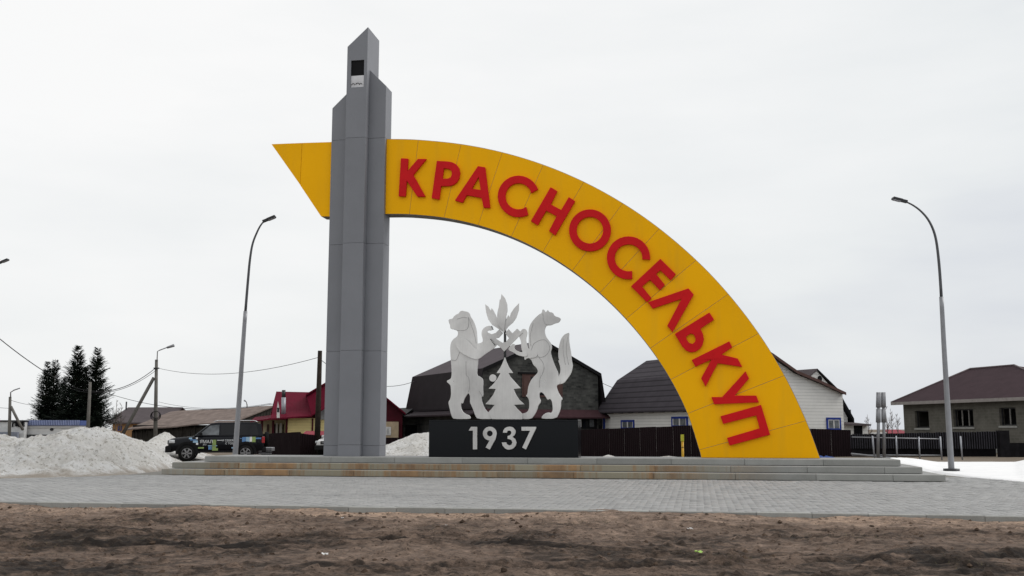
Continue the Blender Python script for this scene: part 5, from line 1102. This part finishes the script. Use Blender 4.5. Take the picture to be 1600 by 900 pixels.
# ------------------------------------------------------------------ cars
FONT = None
def text_mesh(s_, size):
    c = bpy.data.curves.new('t', 'FONT'); c.body = s_; c.size = size; c.extrude = .0015; o = bpy.data.objects.new('t', c); COL.objects.link(o)
    dg = bpy.context.evaluated_depsgraph_get(); me = bpy.data.meshes.new_from_object(o.evaluated_get(dg)); bpy.data.objects.remove(o); return me
def make_car(label, paint, graphics):
    o = thing('offroad_car', label, 'car')
    wx = (-1.42, 1.40)
    def ring(x, zb, zt, w_, c=.10): return [(x, -w_+.06, zb), (x, -w_, zb+.12), (x, -w_-.015, (zb+zt)/2), (x, -w_+.01, zt-c), (x, -w_+c+.03, zt), (x, w_-c-.03, zt), (x, w_-.01, zt-c), (x, w_+.015, (zb+zt)/2), (x, w_, zb+.12), (x, w_-.06, zb)]
    st = [(-2.36, .62, .86, .62, .08), (-2.33, .55, 1.0, .78, .08), (-2.22, .50, 1.07, .87, .10), (-2.0, .48, 1.12, .915, .10), (-1.5, .46, 1.17, .93, .10), (-1.05, .46, 1.21, .935, .08), (.2, .46, 1.20, .94, .05), (1.9, .46, 1.22, .935, .05), (2.2, .48, 1.20, .915, .06), (2.30, .55, 1.12, .86, .08)]
    b = MB(); vs = [p for s_ in st for p in ring(s_[0], s_[1], s_[2], s_[3], s_[4])]; n = 10
    fs = [(i*n+k, i*n+(k+1) % n, (i+1)*n+(k+1) % n, (i+1)*n+k) for i in range(len(st)-1) for k in range(n)]+[tuple(range(n)), tuple(range((len(st)-1)*n, len(st)*n))[::-1]]
    b.add(vs, fs, True)
    def gh(z, sx): return .90-(z-1.2)*.27
    prof = [(-1.12, 1.19), (-.42, 1.75), (-.30, 1.82), (0, 1.86), (1.85, 1.87), (2.12, 1.80), (2.24, 1.19)]
    L_ = [(x, -gh(z, x), z) for x, z in prof]; R_ = [(x, gh(z, x), z) for x, z in prof]; m_ = len(prof)
    b.add(L_+R_, [tuple(range(m_))[::-1], tuple(range(m_, 2*m_))]+[(i, (i+1) % m_, m_+(i+1) % m_, m_+i) for i in range(m_)])
    b.build('body', paint, o, off=(0, 0, 0), bevel=.02)
    def side(name, pts, m, s_=1, lift=.012, label=None, par=None):
        k = MB(); v0 = [(x, -s_*(gh(z, x)+lift), z) for x, z in pts]; v1 = [(x, -s_*(gh(z, x)-.02), z) for x, z in pts]; n = len(pts)
        k.add(v0+v1, [tuple(range(n)), tuple(range(n, 2*n))[::-1]]+[(i, (i+1) % n, n+(i+1) % n, n+i) for i in range(n)]); return k.build(name, m, par or o, label=label, off=(0, 0, 0))
    for s_ in (1, -1):
        side('side_window', [(-.90, 1.25), (-.36, 1.70), (.08, 1.75), (.08, 1.25)], m_glass_l if s_ == 1 else m_glass, s_)
        side('side_window', [(.16, 1.25), (.16, 1.755), (1.02, 1.765), (1.02, 1.25)], m_glass, s_)
        side('side_window', [(1.10, 1.25), (1.10, 1.765), (1.88, 1.76), (2.02, 1.30), (1.96, 1.25)], m_glass, s_)
        k = MB(); k.tube([(-.2, -s_*.66, 1.90), (0, -s_*.66, 1.945), (1.75, -s_*.66, 1.955), (1.95, -s_*.66, 1.90)], .022, 6); k.build('roof_rail', m_chrome, o, off=(0, 0, 0))
        k = MB(); k.cbox(-.86, -.72, -s_*1.10 if s_ == 1 else .93, -.93 if s_ == 1 else 1.10, 1.20, 1.38, .02); k.build('wing_mirror', m_plas if paint is m_carblk else m_carwht, o, off=(0, 0, 0), bevel=.02)
        k = MB(); k.cbox(-2.30, -2.02, min(-s_*.93, -s_*.66), max(-s_*.93, -s_*.66), .86, 1.02, .03); k.build('headlight', m_lens, o, off=(0, 0, 0), bevel=.03)
        k = MB(); k.box(2.18, 2.33, min(-s_*.94, -s_*.78), max(-s_*.94, -s_*.78), .86, 1.16); k.build('tail_light', m_tail, o, off=(0, 0, 0), bevel=.02)
        k = MB(); k.box(-1.0, .98, min(-s_*.97, -s_*.9), max(-s_*.97, -s_*.9), .40, .50); k.build('side_step', m_plas, o, off=(0, 0, 0), bevel=.01)
        for x in wx:
            k = MB(); k.prism([[(x+.54*math.cos(R(a)), .40+.54*math.sin(R(a))) for a in range(-8, 189, 14)]+[(x+.42*math.cos(R(a)), .40+.42*math.sin(R(a))) for a in range(188, -9, -14)]], min(-s_*.985, -s_*.86), max(-s_*.985, -s_*.86)); k.build('wheel_arch', m_plas, o, off=(0, 0, 0))
            k = MB(); k.prism([(x+.43*math.cos(R(a)), .40+.43*math.sin(R(a))) for a in range(0, 360, 20)], min(-s_*.955, -s_*.6), max(-s_*.955, -s_*.6)); k.build('wheel_well', m_black, o, off=(0, 0, 0))
            w_ = MB(); yy = -s_*.88; w_.lathe([(.24, -.12), (.33, -.125), (.37, -.09), (.375, 0), (.37, .09), (.33, .125), (.24, .12)], 26, (x, yy-s_*.0, .375), 'y'); wo_ = w_.build('wheel', m_tyre, o, off=(0, 0, 0))
            w_ = MB(); w_.lathe([(.08, -.02), (.22, .01), (.235, .06)], 20, (x, yy-s_*.10, .375), 'y') if s_ == 1 else w_.lathe([(.08, .02), (.22, -.01), (.235, -.06)], 20, (x, yy-s_*.10, .375), 'y')
            w_.build('rim', m_dark, wo_, off=(0, 0, 0)); w_ = MB()
            for q_ in range(6):
                an = q_*math.pi/3; c_, sn = math.cos(an), math.sin(an); y_ = yy-s_*.135
                w_.add([(x+c_*r-sn*h, y_+dy, .375+sn*r+c_*h) for r, h in ((.03, -.03), (.235, -.04), (.235, .04), (.03, .03)) for dy in (0, s_*.03)], [(0, 2, 4, 6), (1, 7, 5, 3), (0, 1, 3, 2), (2, 3, 5, 4), (4, 5, 7, 6), (6, 7, 1, 0)])
            w_.lathe([(.235, 0), (.25, 0), (.25, .02), (.235, .02)], 24, (x, yy-s_*.135-.01, .375), 'y', cap=False); w_.build('spokes', m_alloy, wo_, off=(0, 0, 0))
    k = MB(); ws = [(-1.075, -.80, 1.235), (-1.075, .80, 1.235), (-.44, .70, 1.745), (-.44, -.70, 1.745)]; k.add([(x-.012, y, z+.012) for x, y, z in ws]+[(x+.03, y, z-.03) for x, y, z in ws], [(0, 1, 2, 3), (7, 6, 5, 4), (0, 4, 5, 1), (1, 5, 6, 2), (2, 6, 7, 3), (3, 7, 4, 0)]); k.build('windscreen', m_glass_l, o, off=(0, 0, 0))
    k = MB(); k.cbox(-2.47, -2.18, -.90, .90, .42, .74, .05); k.build('front_bumper', m_plas, o, off=(0, 0, 0), bevel=.04)
    k = MB(); k.cbox(2.2, 2.42, -.88, .88, .42, .66, .04); k.build('rear_bumper', m_plas, o, off=(0, 0, 0), bevel=.03)
    k = MB(); k.box(-2.39, -2.33, -.58, .58, .80, 1.0)
    k.build('grille', m_black, o, off=(0, 0, 0), bevel=.01); k = MB(); k.box(-2.405, -2.39, -.5, .5, .88, .92); k.build('grille_bar', m_chrome, o, off=(0, 0, 0))
    k = MB(); k.lathe([(.12, 0), (.36, .01), (.385, .06), (.385, .18), (.34, .22), (.1, .22)], 22, (0, 0, 0), 'y'); me = k.v; k.v = [(2.30+y+.01, x*1.0+.0, 1.02+z) for x, y, z in me]; k.build('spare_wheel', m_tyre, o, off=(0, 0, 0))
    if graphics:
        def patch(x0, x1, z0, z1, m, sl=0):
            k = MB(); y = -.965; k.prism([(x0, z0), (x1, z0), (x1+sl, z1), (x0+sl, z1)], y, y+.02); k.build('side_graphic', m, o, off=(0, 0, 0))
        for a in ((-1.35, -1.2, 1.05, 1.13, m_gsky), (-1.28, -.98, .99, 1.045, m_gblue), (-1.15, -.92, .88, .985, m_gsky), (-1.0, -.90, .78, .875, m_gwhite), (-1.02, -.93, 1.05, 1.14, m_gwhite),
                  (-.22, -.04, .62, 1.02, m_ggreen), (-.40, -.23, .55, .70, m_gblue), (-.42, .02, .715, .755, m_gsky), (-.22, .06, .50, .615, m_ggreen), (-.3, -.225, .55, .7, m_gsky), (.0, .28, .985, 1.01, m_gwhite),
                  (-.9, -.62, .60, .67, m_ggreen), (.72, 1.0, .60, .66, m_gsky),
                  (1.22, 1.40, .92, 1.15, m_gblue), (1.405, 1.58, .90, 1.15, m_gsky), (1.585, 1.70, .92, 1.16, m_gwhite), (1.705, 1.88, .90, 1.16, m_ggreen), (1.885, 2.15, 1.05, 1.12, m_gblue), (1.1, 1.215, 1.07, 1.09, m_gblue)): patch(*a)
        for s_, x, z, sz in (('ЯМАЛ', -.82, .86, .21), ('2023', -.68, .76, .09), ('Я СЕВЕРЕ', .26, .94, .13), ('С ТОБОЙ', .40, .80, .13)):
            me = text_mesh(s_, sz); me.materials.append(m_gwhite); t_o = bpy.data.objects.new('side_lettering', me); COL.objects.link(t_o); t_o.parent = o; t_o.location = (x, -.968, z); t_o.rotation_euler = (math.pi/2, 0, 0)
    return o
car = make_car('black off-road car with blue and green door graphics parked behind the plinth', m_carblk, True)
fw = G(291.5, 720.6); psi = R(14); hd = Vector((-math.cos(psi), -math.sin(psi), 0))     # the car's front points left and a little towards the camera
car.rotation_euler = (0, 0, psi); sc_ = .97; car.scale = (sc_, sc_, 1.0)
off = Matrix.Rotation(psi, 3, 'Z') @ Vector((-1.42*sc_, -.9*sc_, 0)); car.location = fw-off
c2 = make_car('white car facing the camera, all but its mirror and wing hidden by the tower', m_carwht, False)
c2.rotation_euler = (0, 0, R(80)); q_ = P(497, 700, 57); c2.location = (q_.x+1.10, q_.y+2.3, 0); c2.scale = (1, 1, .86)
tl = thing('silver_trailer', 'small silver trailer frame behind the rear bumper of the black car', 'trailer', pt(413, 712, 53)); tl['_off'] = pt(413, 712, 53)
a_, c_ = P(404, 712, 53), P(424, 712, 53); za = P(0, 706, 53).z; zc2 = P(0, 699, 53).z
b = MB()
for z in (za-.22, za-.1, za+.02): b.box(a_.x, c_.x, 53, 53.05, z, z+.05)
b.build('slat_panel', m_lampl, tl); b = MB(); b.cbox(c_.x-.45, c_.x, 53, 53.7, za+.05, zc2, .03); b.build('box', m_lampm, tl); b = MB(); b.box(a_.x, c_.x, 53.05, 54.2, za-.35, za-.24); b.build('frame', m_dark, tl)
b = MB(); b.lathe([(.1, -.08), (.26, -.08), (.26, .08), (.1, .08)], 16, ((a_.x+c_.x)/2, 53.3, .26), 'y'); b.build('wheel', m_tyre, tl)
